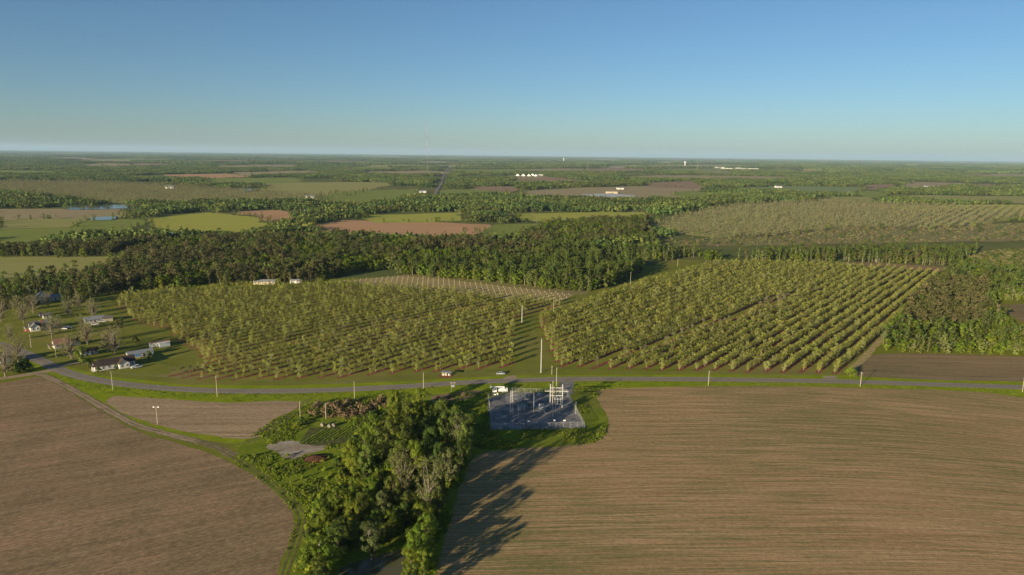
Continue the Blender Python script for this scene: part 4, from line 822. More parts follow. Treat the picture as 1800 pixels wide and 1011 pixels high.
b = MB(); b.box(3.0, 6.6, .5, (-7.6, -1.0, 0)); b.build('porch_floor', BRICK, q); b = MB(); b.box(2.8, 6.8, .14, (-7.4, -1.0, 2.75), 0, R(6)); b.build('porch_roof', R_GREY, q)
for y in (-4.0, 2.0): b = MB(); b.box(.2, .2, 2.3, (-8.6, y, .5)); b.build('porch_post', TRIM, q)
q = thing('white_shed', G(83, 559), R(42), 'small white gabled shed behind the brick-chimney house', 'shed', 'village sheds'); gable(q, 5, 4, 2.4, 1.3, W_WHITE, R_GREY, .3); cells(q, 5, 4, 2.4, 3, 'yx')
q = thing('white_shed', G(72, 556), R(42), 'narrow white shed at the left of the gabled shed', 'shed', 'village sheds'); gable(q, 2.4, 2.4, 2.2, .8, W_WHITE, R_RUST, .2); door(q, 0, -1.2, .9, 1.9, 'y')
q = thing('rusty_roof_house', G(107, 610), R(45), 'grey house with rusty red tin roof in the tree shade', 'house', 'village houses'); gable(q, 7.5, 7, 2.9, 2.6, W_GREY, R_RUST); cells(q, 7.5, 7, 2.9, 3, 'yX'); gable(q, 7, 4.8, 2.6, 1.5, W_GREY, R_DARK, .3, 6.6, .6)
b = MB(); b.box(3.2, 5, .14, (-5.0, -.6, 2.3), 0, R(8)); b.build('porch_roof', R_RUST, q)
for y in (-2.8, 1.6): b = MB(); b.box(.18, .18, 2.2, (-6.2, y, 0)); b.build('porch_post', TRIM, q)
q = thing('blue_shed', G(157, 622), R(42), 'low blue-grey shed behind the bright green tree', 'shed', 'village sheds'); gable(q, 8.5, 5, 2.5, 1.2, W_BLUE, R_DARK, .3); cells(q, 8.5, 5, 2.5, 4, 'yX')
q = thing('gable_barn', G(71, 531), R(115), 'pale grey barn with broad gable among trees behind the village', 'barn', 'village sheds'); gable(q, 13, 11, 3.6, 3.6, W_BLUE, R_TIN, .5); cells(q, 13, 11, 3.6, 3, 'xX', False); door(q, -6.5, 0, 2.4, 2.6, 'x')
q = thing('small_white_house', G(97, 527), R(40), 'small white house end beside the pale barn', 'house', 'village houses'); gable(q, 9, 6, 2.8, 1.8, W_WHITE, R_TIN, .3); cells(q, 9, 6, 2.8, 3, 'yx')
q = thing('low_house', G(166, 566), R(38), 'low grey-roofed house behind parked cars near the orchard', 'house', 'village houses'); gable(q, 12, 7, 2.6, 1.6, W_GREY, R_TIN); cells(q, 12, 7, 2.6, 5, 'yX'); gable(q, 6, 5, 2.5, 1.2, W_TAN, R_GREY, .3, 8, -2)
q = thing('corner_house', G(2, 636), R(45), 'blue-grey house cut by the left edge behind bare tree', 'house', 'village houses'); gable(q, 10, 7, 3.0, 2.5, W_BLUE, R_GREY); cells(q, 10, 7, 3.0, 4, 'yX'); gable(q, 5, 4.6, 2.6, 1.5, W_BLUE, R_TIN, .3, 1, -5, R(90))
q = thing('tan_house', G(466, 499), R(8), 'low tan house in the wood edge at the far orchard end', 'house'); gable(q, 19, 7, 2.6, 1.5, W_TAN, R_TIN, .4); cells(q, 19, 7, 2.6, 6, 'yx')
for x, y, s, lb in ((513.5, 497.5, 3.2, 'small square white shed left of its white neighbour'), (523, 497.5, 5.2, 'larger white shed beside the pale trees')):
    q = thing('white_shed', G(x, y), R(8), lb, 'shed', 'white sheds at the wood edge'); gable(q, s, 4, 2.5, 1.0, W_WHITE, R_TIN, .2); door(q, 0, -2.0, 1.0, 2.0, 'y'); window(q, -s/2, 0, 1.0, .8, .9, 'x')
q = thing('pump_shed', G(785, 660), R(-2), 'small open shed with flat tin roof beside the orchard row ends', 'shed')
b = MB(); b.box(5.4, 3.2, .14, (0, 0, 2.1), 0, R(2)); b.build('roof', R_TIN, q)
for x in (-2.4, 0, 2.4):
    for y in (-1.4, 1.4): b = MB(); b.box(.14, .14, 2.1, (x, y, 0)); b.build('post', WOOD, q)
for x, h, m in ((-1.6, 1.2, W_WHITE), (-.3, 1.5, W_TAN), (1.2, 1.1, W_WHITE)): b = MB(); b.box(.95, 1.2, h, (x, 0, 0), R(8*x), 0, .92); b.build('stored_box', m, q)
sheet('bare_earth', wobble(smooth(GP([(772, 660), (785, 656), (797, 659), (795, 663), (778, 664)]), 4, True), .2, 9), .036, M_RED)

# poles: (x, y base, y top, kind, label)
def pole(x, y, yt, kind, label, group=None):
    q = G(x, y); lo, hi = 1.0, 40.0
    for _ in range(40):
        m_ = (lo+hi)/2
        if P(q[0], q[1], m_)[1] > yt: lo = m_
        else: hi = m_
    h = lo; o = thing('utility_pole', q, 0, label, 'utility pole', group or 'poles')
    r = {'conc': .34, 'wood': .17, 'lamp': .16}[kind]
    b = MB(); b.tube([(0, 0, -.2), (0, 0, h)], [r, r*.72], 8); b.build('shaft', CONC if kind == 'conc' else WOOD, o)
    if kind == 'wood':
        b = MB(); b.box(.12, 2.2, .14, (.15, 0, h-.7)); b.build('crossarm', WOOD, o)
        for yy in (-.95, 0, .95): b = MB(); b.tube([(.15, yy, h-.56), (.15, yy, h-.28)], [.07, .04], 6); b.build('insulator', INSUL, o)
    if kind == 'lamp':
        for s in (-1, 1): b = MB(); b.tube([(0, 0, h-.3), (s*.9, 0, h-.1)], .05, 5); b.build('arm', STEEL, o); b = MB(); b.box(.6, .4, .35, (s*1.05, 0, h-.3)); b.build('lamp_head', TRIM, o)
    if kind == 'conc': b = MB(); b.tube([(0, 0, h), (0, 0, h+.8)], [.1, .06], 6); b.build('cap', STEEL, o)
    return q, h
PL = {}
for x, y, yt, k, lb in [(55, 611, 588, 'wood', 'pale pole on the lawn below the brick-chimney house'), (99, 629, 606, 'wood', 'wooden pole in front of the rusty-roofed house'), (198.5, 685.5, 653, 'wood', 'roadside pole in front of the dark-roofed white house'), (382, 697.5, 661, 'wood', 'roadside pole above the small fallow field'), (623.5, 706, 671, 'wood', 'roadside pole behind the dry brush'), (744.5, 684, 655, 'wood', 'roadside pole above the creek thicket tip'),
                        (978, 678, 646, 'wood', 'roadside pole behind the substation gantry'), (1245, 677.5, 652, 'wood', 'roadside pole beside the big ploughed field, left of two'), (1512, 679.5, 654, 'wood', 'roadside pole casting a long shadow near the square bush'), (1797, 689, 664, 'wood', 'roadside pole at the right edge of the picture'), (970, 658.6, 643, 'wood', 'short wooden pole beside the tall concrete pole'), (951, 655.5, 597, 'conc', 'tall pale concrete pole on the grass lane by the road'), (917.5, 567, 538, 'conc', 'pale concrete pole half way along the grass lane'), (973, 547.5, 522, 'wood', 'pole on the grass lane near the orchard corner'),
                        (1108, 500, 478.5, 'wood', 'pole at the tip of the young wood'), (1191, 468.5, 455, 'wood', 'farthest pole on the grass lane'), (277, 746, 715, 'lamp', 'pole with two white lamp heads beside the dirt track'), (528, 736, 705, 'wood', 'thin pole left of the dry brush'), (573, 736, 708.5, 'wood', 'thin pole in front of the dry brush')]:
    PL[x] = pole(x, y, yt, k, lb)
q = thing('metering_frame', G(796, 688), R(5), 'small two-legged metering frame by the roadside', 'utility frame')
for s in (-1, 1): b = MB(); b.tube([(s*.8, 0, 0), (s*.8, 0, 4.8)], .1, 6); b.build('leg', WOOD, q)
b = MB(); b.box(3.2, .2, .2, (0, 0, 4.5)); b.build('crossarm', WOOD, q); b = MB(); b.box(1.2, .4, .9, (0, 0, 2.4)); b.build('meter_box', INSUL, q)
def wire(a, b, label, n=3, sp=.95, group='overhead wires'):
    (pa, ha), (pb, hb) = PL[a], PL[b]; pa, pb = np.array(pa), np.array(pb); d = (pb-pa)/np.linalg.norm(pb-pa); m = MB(); L = np.linalg.norm(pb-pa)
    for off in (np.linspace(-sp, sp, n) if n > 1 else [0]):
        pts = [(*(pa+(pb-pa)*t+np.array([.15, off])), ha*(1-t)+hb*t-.3-L*.018*4*t*(1-t)) for t in np.linspace(0, 1, 13)]; m.tube(pts, .022, 3, False)
    tag(m.build('power_line', WIREM), label, 'power line', group)
for a, b, lb in ((198.5, 382, 'overhead wires along the road from the white house'), (382, 623.5, 'overhead wires along the road above the fallow field'), (623.5, 744.5, 'overhead wires along the road behind the dry brush'), (744.5, 978, 'overhead wires along the road past the truck'), (978, 1245, 'overhead wires along the road right of the substation'), (1245, 1512, 'overhead wires along the road by the right orchard'), (1512, 1797, 'overhead wires along the road at the far right'), (528, 573, 'overhead wires over the dry brush'), (1108, 1191, 'overhead wires at the end of the grass lane'), (973, 1108, 'overhead wires beside the young wood'), (198.5, 99, 'overhead wires crossing the village junction')): wire(a, b, lb)

# ------------------------------------------------------------------ substation
sheet('gravel_pad', PAD, .05, M_GRAVEL); sheet('gravel_drive', GP([(982, 671), (1010, 671), (1006, 694), (984, 691)]), .046, M_GRAVEL)
PC = PAD.mean(0); FEN = [tuple(PC+(p-PC)*.955) for p in PAD]
def chain():
    s = NT('chain_link'); s.fin((0.42, 0.42, 0.41), .5, .4, .5); X = s.xyz(s.pos())
    a = s.math('ABSOLUTE', s.math('SINE', s.math('MULTIPLY', s.math('ADD', s.math('ADD', X[0], X[1]), X[2]), 22.0))); b = s.math('ABSOLUTE', s.math('SINE', s.math('MULTIPLY', s.math('SUBTRACT', s.math('ADD', X[0], X[1]), X[2]), 22.0)))
    f = s.math('LESS_THAN', s.math('MINIMUM', a, b), .05); t = s.n.new('ShaderNodeBsdfTransparent'); m = s.n.new('ShaderNodeMixShader')
    s.put(m.inputs[0], f); s.t.links.new(t.outputs[0], m.inputs[1]); s.t.links.new(s.b.outputs[0], m.inputs[2]); s.t.links.new(m.outputs[0], s.out.inputs[0]); return s.m
CHAIN = chain()
q = thing('substation_fence', (0, 0), 0, 'tall chain-link fence round the substation gravel', 'fence')
for i in range(5):
    a, b = np.array(FEN[i]), np.array(FEN[(i+1) % 5]); L = np.linalg.norm(b-a); n = max(2, round(L/3.2))
    for k in range(n): p = a+(b-a)*k/n; m = MB(); m.tube([(*p, 0), (*p, 2.6)], .055, 6); m.build('post', STEEL, q)
    m = MB(); m.tube([(*a, 2.5), (*b, 2.5)], .04, 5); m.build('top_rail', STEEL, q)
    d = (b-a)/L; nrm = np.array([-d[1], d[0]])*.012; m = MB(); m.add([(*(a-nrm), .1), (*(b-nrm), .1), (*(b+nrm), .1), (*(a+nrm), .1), (*(a-nrm), 2.45), (*(b-nrm), 2.45), (*(b+nrm), 2.45), (*(a+nrm), 2.45)], [(0, 1, 5, 4), (2, 3, 7, 6)]); m.build('wire_mesh', CHAIN, q)
for x, y in ((901, 746), (929, 746), (974, 745), (992, 745), (870, 699), (874, 698)): p = G(x, y); m = MB(); m.box(.9, .06, .6, (p[0], p[1]-.1, 1.3)); m.build('warning_sign', TRIM, q)
def frame_at(x, y): return G(x, y)
# two-pole gantry
a, b = np.array(G(967, 716.6)), np.array(G(988.3, 716.8)); c = (a+b)/2; ang = math.atan2(*(b-a)[::-1]); hw = np.linalg.norm(b-a)/2; HG = 12.0
q = thing('gantry', c, ang, 'tall two-pole gantry with three crossbeams in the substation', 'gantry')
for s in (-1, 1): m = MB(); m.tube([(s*hw, 0, 0), (s*hw, 0, HG)], [.34, .27], 10); m.build('pole', CONC, q)
for z, e in ((9.9, 0), (8.2, 2.4), (6.0, 0)):
    m = MB(); m.box(2*hw+.6+2*e, .42, .42, (0, 0, z)); m.build('crossbeam', CONC, q)
    for x in np.linspace(-hw*.55, hw*.55, 3): k = MB(); k.tube([(x, .1, z), (x, .1, z-.9)], [.13, .09], 8); k.build('insulator', INSUL, q)
# switch stand in front of it
p = np.array(G(980, 728)); q = thing('switch_stand', p, ang, 'low steel switch stand with braces before the gantry', 'steel stand')
for x in (-1.0, 1.0): m = MB(); m.tube([(x, 0, 0), (x, 0, 5.0)], .14, 6); m.build('leg', STEEL, q)
m = MB(); m.box(3.6, .3, .3, (0, 0, 4.9)); m.build('beam', STEEL, q); m = MB(); m.box(3.8, .26, .26, (0, .9, 7.0)); m.build('beam', STEEL, q)
for x in (-1.4, 0, 1.4): m = MB(); m.tube([(x, 0, 5.1), (x*.9, .9, 7.0)], .1, 6); m.build('brace', STEEL, q); m = MB(); m.tube([(x, .9, 7.2), (x, .9, 8.1)], [.16, .1], 8); m.build('insulator', INSUL, q)
p = G(971, 719); q = thing('wood_pole', p, 0, 'weathered wooden pole rising inside the gantry', 'pole'); m = MB(); m.tube([(0, 0, 0), (0, 0, 14.2)], [.2, .13], 8); m.build('shaft', WOOD, q); m = MB(); m.box(2.4, .14, .16, (0, .2, 8.4)); m.build('crossarm', WOOD, q)
# lattice towers
def lattice(x, y, h, w, label, name='lattice_mast'):
    q = thing(name, G(x, y), R(12), label, 'lattice mast', 'substation masts')
    for sx in (-1, 1):
        for sy in (-1, 1): m = MB(); m.tube([(sx*w, sy*w, 0), (sx*w*.55, sy*w*.55, h)], .075, 5); m.build('leg', STEEL, q)
    n = int(h/1.3)
    for k in range(n):
        z0, z1 = k*h/n, (k+1)*h/n; w0, w1 = w*(1-.45*z0/h), w*(1-.45*z1/h); m = MB(); s = 1 if k % 2 else -1
        for i in range(4):
            c0 = [(1, 1), (-1, 1), (-1, -1), (1, -1)][i]; c1 = [(1, 1), (-1, 1), (-1, -1), (1, -1)][(i+1) % 4]
            m.tube([(c0[0]*w0, c0[1]*w0, z0), (c1[0]*w1, c1[1]*w1, z1)], .045, 4, False); m.tube([(c0[0]*w1, c0[1]*w1, z1), (c1[0]*w1, c1[1]*w1, z1)], .045, 4, False)
        m.build('bracing', STEEL, q)
    return q
q = lattice(899, 728, 11.5, .8, 'steel lattice mast at the left of the substation')
for z in (11.2, 9.2, 7.4): m = MB(); m.box(3.4, .16, .16, (1.0, 0, z)); m.build('arm', STEEL, q)
for x, y, h, lb in ((938, 727, 10.5, 'thin lightning rod mast in the middle of the substation'), (923, 705, 5.5, 'short thin rod at the back of the substation'), (972, 733, 5.0, 'thin rod left of the switch stand'), (1012, 727, 6.0, 'thin rod by the right substation fence')):
    q = thing('lightning_rod', G(x, y), 0, lb, 'lightning rod', 'substation rods'); m = MB(); m.tube([(0, 0, 0), (0, 0, h)], [.12, .07], 6); m.build('shaft', STEEL, q); m = MB(); m.box(.7, .7, .25, (0, 0, 0)); m.build('footing', CONC, q)
def transformer(x, y, s, label):
    q = thing('transformer', G(x, y), R(8), label, 'transformer', 'substation transformers')
    m = MB(); m.box(2.6*s, 1.8*s, 2.3*s, (0, 0, .25)); m.build('tank', INSUL, q); m = MB(); m.box(3.4*s, 2.6*s, .25, (0, 0, 0)); m.build('plinth', CONC, q)
    for sd_ in (-1, 1):
        for k in range(5): m = MB(); m.box(.12*s, .55*s, 1.8*s, ((k-2)*.45*s, sd_*1.2*s, .5)); m.build('radiator_fin', INSUL, q)
    for k in (-1, 0, 1): m = MB(); m.tube([(k*.75*s, 0, .25+2.3*s), (k*.8*s, .1, .25+3.4*s)], [.16*s, .08*s], 8); m.build('bushing', STEEL, q)
    m = MB(); m.tube([(-1.1*s, .6*s, .5+2.5*s), (1.1*s, .6*s, .5+2.5*s)], .28*s, 8); m.build('oil_tank', INSUL, q)
transformer(952, 724, 1.15, 'large pale power transformer left of the gantry'); transformer(927, 700, .75, 'small pale transformer at the back of the substation')
q = thing('control_cabinet', G(947, 698), R(8), 'small pale cabinet on legs near the back substation fence', 'cabinet'); m = MB(); m.box(1.5, 1.0, 1.7, (0, 0, .5)); m.build('body', INSUL, q); m = MB(); m.box(1.7, 1.2, .1, (0, 0, 2.21)); m.build('lid', STEEL, q); m = MB(); m.box(.06, .7, 1.2, (-.77, 0, .7)); m.build('door', STEEL, q)
for x in (-.6, .6): m = MB(); m.box(.12, .8, .5, (x, 0, 0)); m.build('leg', STEEL, q)
q = thing('circuit_breaker', G(931, 719), R(8), 'dark circuit breaker on a frame beside the three regulators', 'circuit breaker'); m = MB(); m.box(2.0, 1.4, 1.4, (0, 0, 1.5)); m.build('tank', plain('dark_green_steel', (0.05, 0.06, 0.055), .5, .4), q)
for x in (-.8, .8):
    for y in (-.5, .5): m = MB(); m.box(.12, .12, 1.5, (x, y, 0)); m.build('leg', STEEL, q)
for x in (-.6, 0, .6): m = MB(); m.tube([(x, 0, 2.9), (x*1.2, 0, 4.0)], [.14, .07], 8); m.build('bushing', STEEL, q)
for i, x in enumerate((911.5, 916.5, 921.5)):
    q = thing('voltage_regulator', G(x, 722), 0, '%s of three grey voltage regulators in a row' % ('leftmost', 'middle', 'rightmost')[i], 'regulator', 'voltage regulators'); m = MB(); m.tube([(0, 0, .6), (0, 0, 2.7)], .5, 12); m.build('tank', INSUL, q); m = MB(); m.box(.9, .9, .6); m.build('stand', CONC, q); m = MB(); m.tube([(0, 0, 2.7), (0, 0, 3.6)], [.16, .08], 8); m.build('bushing', STEEL, q)
for x, y, w, lb in ((908, 706, 5.0, 'low pipe bus on posts at the back left'), (918, 713, 7.0, 'longer pipe bus behind the regulators'), (907, 730, 3.0, 'short pipe bus by the lattice mast')):
    q = thing('bus_support', G(x, y), R(6), lb, 'bus support', 'bus supports'); m = MB(); m.tube([(-w/2, 0, 3.2), (w/2, 0, 3.2)], .09, 6); m.build('bus_pipe', STEEL, q)
    for s in (-1, 1): m = MB(); m.tube([(s*w*.4, 0, 0), (s*w*.4, 0, 2.7)], .1, 6); m.build('post', STEEL, q); m = MB(); m.tube([(s*w*.4, 0, 2.7), (s*w*.4, 0, 3.15)], [.13, .09], 8); m.build('insulator', INSUL, q)

# ------------------------------------------------------------------ vehicles
PAINTW = plain('white_paint', (0.66, 0.66, 0.65), .3, .5, 0, .03); PAINTS = plain('silver_paint', (0.50, 0.54, 0.58), .3, .5, .4, .04)
def wheels(q, xs, y, r, w=.26):
    for x in xs:
        for s in (-1, 1):
            m = MB(); m.tube([(x, s*y-w/2, r), (x, s*y+w/2, r)], r, 12); t = m.build('wheel', BLACK, q); m = MB(); m.tube([(x, s*(y+w/2+.004)-.01, r), (x, s*(y+w/2+.004)+.01, r)], r*.55, 10); m.build('rim', STEEL, t)
def carbody(q, L, W_, paint, prof, cab, glassz):
    m = MB(); m.prism([(0, 0)]*0+[(p, z) for p, z in prof], -W_/2, W_/2); b = m.build('body', paint, q); b.rotation_euler = (0, 0, R(90))
    m = MB(); m.prism(cab, -W_*.42, W_*.42); c = m.build('cabin', GLASS, q); c.rotation_euler = (0, 0, R(90))
    m = MB(); z = cab[2][1]; x0, x1 = -cab[1][0], -cab[2][0]; m.box(abs(cab[2][0]-cab[1][0])+.1, W_*.82, .06, (-(cab[1][0]+cab[2][0])/2, 0, z+.002)); m.build('roof', paint, q)
    for s in (-1, 1): m = MB(); m.box(.06, .32, .16, (L/2-.005, s*W_*.34, .68)); m.build('headlight', TRIM, q); m = MB(); m.box(.06, .3, .16, (-L/2+.005, s*W_*.34, .72)); m.build('tail_light', BRICK, q)
def car(x, y, rz, paint, label, group='parked vehicles'):
    q = thing('parked_car', G(x, y), rz, label, 'car', group); L, W_ = 4.7, 1.82
    carbody(q, L, W_, paint, [(-L/2, .35), (L/2, .35), (L/2, .8), (1.35, .95), (-1.1, .98), (-L/2+.1, .85)], [(1.5, .95), (.85, 1.45), (-.75, 1.45), (-1.5, .95)], 1.4); wheels(q, (-1.4, 1.4), .8, .34)
car(880, 658, R(4), PAINTS, 'silver car parked on grass opposite the bucket truck'); car(112, 579, R(12), PAINTW, 'white car beside the brick-chimney house'); car(120, 577, R(14), PAINTS, 'silver car right of the white one, under bare trees'); car(167, 571, R(30), PAINTW, 'white car in front of the low house'); car(181, 566, R(20), PAINTS, 'silver car at the right end of the low house')
q = thing('bucket_truck', G(880, 690), R(182), 'white utility bucket truck with folded boom beside the substation', 'truck')
m = MB(); m.box(8.0, .9, .3, (0, 0, .75)); m.build('chassis', BLACK, q)
m = MB(); m.prism([(2.0, .7), (4.15, .7), (4.15, 1.5), (3.2, 1.75), (2.95, 2.55), (2.0, 2.6)], -1.15, 1.15); c = m.build('cab', PAINTW, q); c.rotation_euler = (0, 0, 0)
c.data.transform(Matrix(((0, 1, 0, 0), (-1, 0, 0, 0), (0, 0, 1, 0), (0, 0, 0, 1))))
for s in (-1, 1): m = MB(); m.box(.75, .03, .6, (2.5, s*1.165, 1.8)); m.build('side_window', GLASS, q); m = MB(); m.box(.05, .3, .2, (4.17, s*.8, 1.1)); m.build('headlight', TRIM, q)
m = MB(); m.box(.05, 1.9, .62, (3.1, 0, 1.82), 0, R(-17)); m.build('windscreen', GLASS, q)
for s in (-1, 1): m = MB(); m.box(4.8, .55, 1.25, (-1.2, s*.92, .95)); m.build('tool_locker', PAINTW, q)
m = MB(); m.box(4.8, 1.3, .2, (-1.2, 0, 1.1)); m.build('deck', PAINTW, q); m = MB(); m.tube([(-1.8, 0, 1.3), (-1.8, 0, 2.9)], .38, 10); m.build('turret', PAINTW, q)
m = MB(); m.box(6.4, .36, .4, (1.3, .25, 2.95)); m.build('lower_boom', PAINTW, q); m = MB(); m.box(6.6, .28, .3, (1.5, -.2, 3.0)); m.build('upper_boom', PAINTW, q); m = MB(); m.box(.75, .8, 1.0, (5.1, -.2, 2.6), 0, 0, 1.1); m.build('bucket', PAINTW, q)
wheels(q, (-2.4, -1.3, 3.1), .95, .5, .34)
def pickup(x, y, rz, paint, label):
    q = thing('pickup_truck', G(x, y), rz, label, 'pickup', 'parked vehicles'); m = MB(); m.box(5.4, 1.9, .62, (0, 0, .45)); m.build('body', paint, q); m = MB(); m.box(2.0, 1.75, .75, (.35, 0, 1.07), 0, 0, .82); m.build('cabin', GLASS, q); m = MB(); m.box(1.5, 1.4, .06, (.35, 0, 1.822)); m.build('roof', paint, q)
    for s in (-1, 1): m = MB(); m.box(2.2, .08, .35, (-1.6, s*.9, 1.07)); m.build('bed_side', paint, q)
    wheels(q, (-1.7, 1.7), .86, .4)
pickup(240, 647, R(45), PAINTW, 'white pickup parked beside the dark-roofed white house')

# ------------------------------------------------------------------ garden, bales, mound
HAY = plain('weathered_hay', (0.22, 0.195, 0.16), .95, .05, 0, .25, 1.0)
for i, (x, y) in enumerate(((567, 749), (579, 751), (586.5, 750))):
    q = thing('hay_bale', G(x, y), R(75+9*i), '%s of three weathered round bales behind the garden rows' % ('leftmost', 'middle', 'rightmost')[i], 'bale', 'round bales'); m = MB(); m.tube([(-.7, 0, .74), (-.66, 0, .75), (.66, 0, .75), (.7, 0, .74)], [.6, .76, .76, .6], 16); m.build('roll', HAY, q)
    for s in (-.35, .35): m = MB(); m.tube([(s-.03, 0, .75), (s+.03, 0, .75)], .772, 16); m.build('twine', WOOD, q)
sheet('garden_soil', GP([(525, 780), (545, 752), (600, 750), (636, 750), (640, 768), (600, 780), (560, 784)]), .032, plain('garden_earth', (0.085, 0.09, 0.03), .95, .05, 0, .4, .4))
VEG = leafmat('leaf_vegetable', (0.14, 0.22, 0.02), (0.23, 0.31, 0.035), None, .3)
for i in range(11):
    a = np.array(G(528+9.4*i, 781-1.2*i)); L = 16+2*math.sin(i*1.7); rgv = np.random.default_rng(700+i); n = int(L*2.2)
    GD, GN = np.array([.36, .933]), np.array([.933, -.36]); cen = np.array([[*(GD*t+GN*rgv.normal(0, .08)), .3] for t in np.linspace(0, L, n)]); V, T = leafcloud(rgv, cen, np.full(n, .42+.02*i), 16, .15, rgv.random(n), np.array([0, 0, -4.0]))
    o = link('vegetable_row', leafmesh('vegetable_row', V, T, [VEG])); o.location = (*a, 0); tag(o, 'green vegetable row, %s from the left in the garden plot' % ordn(i+1), 'vegetable row', 'vegetable rows')
def mound(x, y, rx, ry, h, mat, label, name='dirt_mound'):
    V = []; F = []; n, k = 28, 7; rgm = np.random.default_rng(int(x))
    for j in range(k):
        t = j/(k-1)
        for i in range(n): a = 2*math.pi*i/n; w = (1-t*t*.96)*(1+.12*rgm.normal()); V.append((rx*w*math.cos(a), ry*w*math.sin(a), h*(t**.8)*(1+.1*rgm.normal())*(j > 0)))
    for j in range(k-1): F += [(j*n+i, j*n+(i+1) % n, (j+1)*n+(i+1) % n, (j+1)*n+i) for i in range(n)]
    F.append(tuple((k-1)*n+i for i in range(n))); o = link(name, pymesh(name, V, F), mat); o.location = (*G(x, y), 0); tag(o, label, 'mound')
mound(557, 807, 4.6, 3.6, 1.2, plain('dark_red_mulch', (0.085, 0.042, 0.025), .95, .05, 0, .5, 1.2), 'dark red-brown mulch mound at the sandy patch')
q = thing('box_on_stake', G(563, 968), R(20), 'small white box on a stake at the left thicket edge', 'box'); m = MB(); m.box(.9, .7, .9, (0, 0, 1.6)); m.build('box', PAINTW, q); m = MB(); m.box(.14, .14, 1.6); m.build('stake', WOOD, q)

# ------------------------------------------------------------------ far things
M_SOLAR = plain('solar_glass', (0.20, 0.22, 0.25), .5, .3, 0, .1, .05)
def farbarn(x, y, L, Wd, h, rh, rz, label, roof=R_TIN, wall=W_WHITE, group='far buildings'):
    q = thing('far_building', G(x, y), R(rz), label, 'building', group); gable(q, L, Wd, h, rh, wall, roof, .6); m = MB(); m.box(max(3, L*.12), .1, h*.7, (0, -Wd/2-.05, 0)); m.build('door', R_GREY, q)
for i, (x, y) in enumerate(((911, 309.3), (921, 309.6), (931, 309.8), (937, 308.8), (943, 310))): farbarn(x, y, 24, 20, 5, 7, 70, '%s steep silver roof in the far farmyard cluster' % ordn(i+1), R_TIN, W_WHITE, 'silver roofs of the far farmyard')
farbarn(950, 308.8, 30, 14, 6, 3, 5, 'bright white low shed at the right of the silver roofs')
for i, (x, y, L) in enumerate(((1265, 295, 130), (1274, 297, 90), (1281, 297, 80), (1295, 296.4, 25), (1300, 296.3, 25), (1308, 297.4, 60), (1321, 297.6, 70), (1329, 297.4, 60))): farbarn(x, y, L*.8, 26, 6, 3, 4, '%s white warehouse from the left in the distant row' % ordn(i+1), W_WHITE, W_WHITE, 'distant white warehouses')
farbarn(688, 311, 60, 16, 5, 3, 3, 'long white shed in front of the mast clearing'); farbarn(299, 331.5, 26, 14, 5, 4, 8, 'white farmhouse in the left pale orchard'); farbarn(1075, 340.5, 34, 20, 5, 2.5, 5, 'tan roof shed above the solar panels', W_TAN, W_TAN); farbarn(277, 376, 12, 8, 3.2, 2.5, 10, 'red-roofed house beyond the yellow field', R_RUST, W_WHITE)
farbarn(1199, 317.3, 30, 14, 6, 3, 5, 'small white farm shed above the brown field'); farbarn(1368, 330, 26, 14, 5, 3, 5, 'small white farm in the pale green field'); farbarn(1630, 329.5, 26, 14, 5, 3, 5, 'white farmhouse at the right, left of two'); farbarn(1645, 330, 22, 14, 5, 3, 5, 'white farmhouse at the right, right of two'); farbarn(1773, 329, 24, 14, 5, 3, 5, 'white farmhouse nearest the right edge'); farbarn(545, 348, 24, 12, 4.5, 3, 5, 'pale tin barn at the end of the left orchard'); farbarn(1090, 333, 24, 14, 5, 3, 5, 'lone white house above the solar farm'); farbarn(743, 338.5, 22, 12, 4, 3, 5, 'white farm beside the straight far road')
farbarn(536, 372, 16, 9, 4, 2.5, 8, 'pale barn by the small red field'); farbarn(296, 416, 14, 9, 3.4, 2.5, 12, 'blue-roofed house in the trees below the yellow field', R_BLUE); farbarn(336, 414, 13, 8, 3.2, 2.2, 12, 'white house right of the blue roof below the yellow field', R_TIN)
# solar farm rows
sol = GP([(1022, 344), (1075, 342), (1120, 346.5), (1110, 350), (1030, 347)]); lo, hi = sol.min(0), sol.max(0); k = 0
q = thing('solar_array', sol.mean(0), 0, 'blue-grey solar panel field beyond the pine strip', 'solar array'); sc_ = sol.mean(0)
for y in np.arange(lo[1], hi[1], 14):
    xs = np.arange(lo[0], hi[0], 4); p = np.stack([xs, np.full(len(xs), y)], 1); p = p[inside(p, sol)]
    if len(p) > 2: m = MB(); m.add([(p[0, 0]-sc_[0], y-sc_[1], 1.0), (p[-1, 0]-sc_[0], y-sc_[1], 1.0), (p[-1, 0]-sc_[0], y+8-sc_[1], 4.2), (p[0, 0]-sc_[0], y+8-sc_[1], 4.2), (p[0, 0]-sc_[0], y-sc_[1], .9), (p[-1, 0]-sc_[0], y-sc_[1], .9), (p[-1, 0]-sc_[0], y+8-sc_[1], 4.1), (p[0, 0]-sc_[0], y+8-sc_[1], 4.1)], [(0, 1, 2, 3), (7, 6, 5, 4), (0, 4, 5, 1), (2, 6, 7, 3)]); m.build('panel_row', M_SOLAR, q)
def watertower(x, y, h, r, label):
    q = thing('water_tower', G(x, y), 0, label, 'water tower', 'water towers'); m = MB(); m.tube([(0, 0, 0), (0, 0, h*.1), (0, 0, h*.75)], [r*.6, r*.34, r*.4], 14); m.build('pedestal', PAINTW, q)
    m = MB(); m.tube([(0, 0, h*.7), (0, 0, h*.78), (0, 0, h*.88), (0, 0, h*.96), (0, 0, h)], [r*.4, r*.9, r, r*.7, r*.1], 18); m.build('tank', PAINTW, q)
watertower(991, 284, 60, 15, 'white water tower near the horizon, left of two'); watertower(1204, 292.5, 60, 14, 'white water tower near the horizon, right of two')
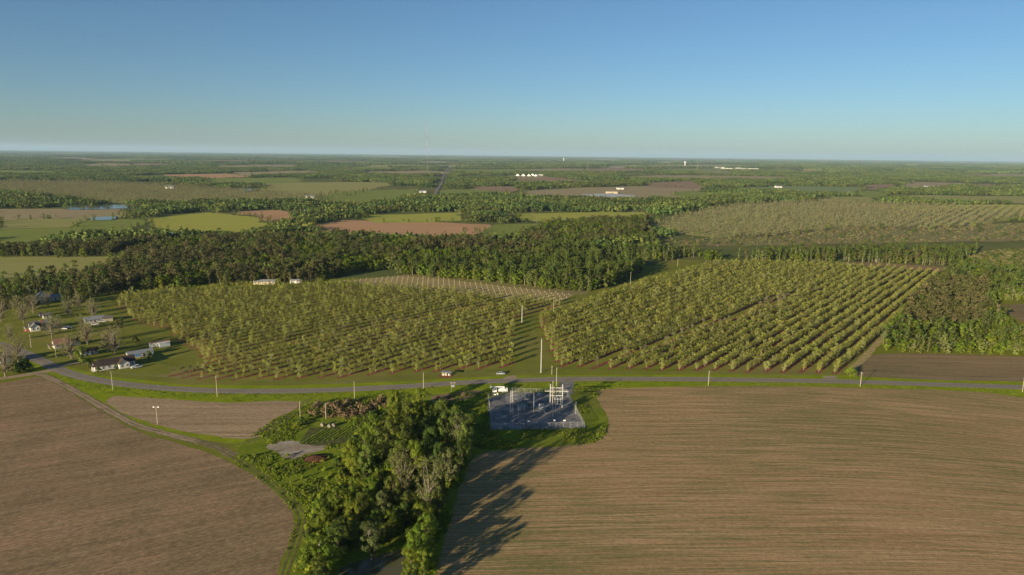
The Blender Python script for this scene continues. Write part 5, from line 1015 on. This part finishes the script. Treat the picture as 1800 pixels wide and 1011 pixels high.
def mast(x, y, h, w, label):
    q = thing('radio_mast', G(x, y), 0, label, 'radio mast', 'radio masts'); RM, WM_ = plain('mast_red', (0.42, 0.12, 0.08), .6, .3), plain('mast_white', (0.62, 0.60, 0.58), .6, .3)
    for k in range(8):
        m = MB(); z0, z1 = h*k/8, h*(k+1)/8
        for i in range(3): a = 2*math.pi*i/3; m.tube([(w*math.cos(a), w*math.sin(a), z0), (w*math.cos(a), w*math.sin(a), z1)], w*.16, 5)
        n = max(3, int((z1-z0)/(w*3)))
        for j in range(n):
            zz, zy = z0+(z1-z0)*j/n, z0+(z1-z0)*(j+1)/n
            for i in range(3): a, b = 2*math.pi*i/3, 2*math.pi*(i+1)/3; m.tube([(w*math.cos(a), w*math.sin(a), zz), (w*math.cos(b), w*math.sin(b), zy)], w*.09, 4, False)
        m.build('section', (WM_, RM)[k % 2], q)
    for i in range(3):
        for f in (.35, .7, .98): a = 2*math.pi*i/3+.3; m = MB(); m.tube([(0, 0, h*f), (h*.5*math.cos(a), h*.5*math.sin(a), 0)], .06, 3, False); m.build('guy_wire', WIREM, q)
mast(751, 301, 338, 1.0, 'very tall thin guyed radio mast above the horizon'); mast(1033, 298, 60, 1.0, 'short lattice mast beyond the far green strip'); mast(1225.5, 300.5, 62, 1.0, 'short thin mast right of the far water tower')
# red tractor by the red field
q = thing('tractor', G(822, 404), R(20), 'orange-red tractor at the edge of the red field', 'tractor'); RED = plain('tractor_red', (0.55, 0.12, 0.05), .4, .4)
m = MB(); m.box(2.2, 1.0, .9, (1.0, 0, .9)); m.build('bonnet', RED, q); m = MB(); m.box(1.6, 1.5, 1.5, (-.7, 0, 1.2), 0, 0, .85); m.build('cab', GLASS, q); m = MB(); m.box(1.6, 1.5, .12, (-.7, 0, 2.702)); m.build('roof', RED, q); wheels(q, (-1.0,), 1.0, .85, .5); wheels(q, (1.5,), .8, .5, .35)

# ------------------------------------------------------------------ air between here and the horizon
def haze():
    m = MB(); m.box(130000, 130000, 423, (0, 0, -3.0)); mt = bpy.data.materials.new('haze_air'); mt.use_nodes = True; n = mt.node_tree.nodes; n.remove(n['Principled BSDF'])
    v = n.new('ShaderNodeVolumePrincipled'); v.inputs['Color'].default_value = (0.50, 0.735, 0.98, 1); v.inputs['Density'].default_value = HAZE; v.inputs['Anisotropy'].default_value = 0.0
    mt.node_tree.links.new(v.outputs[0], n['Material Output'].inputs['Volume'])
    return tag(m.build('haze', mt), 'thin bluish haze over the whole plain', 'haze', kind='stuff')
HAZE = 2.4e-5
haze()
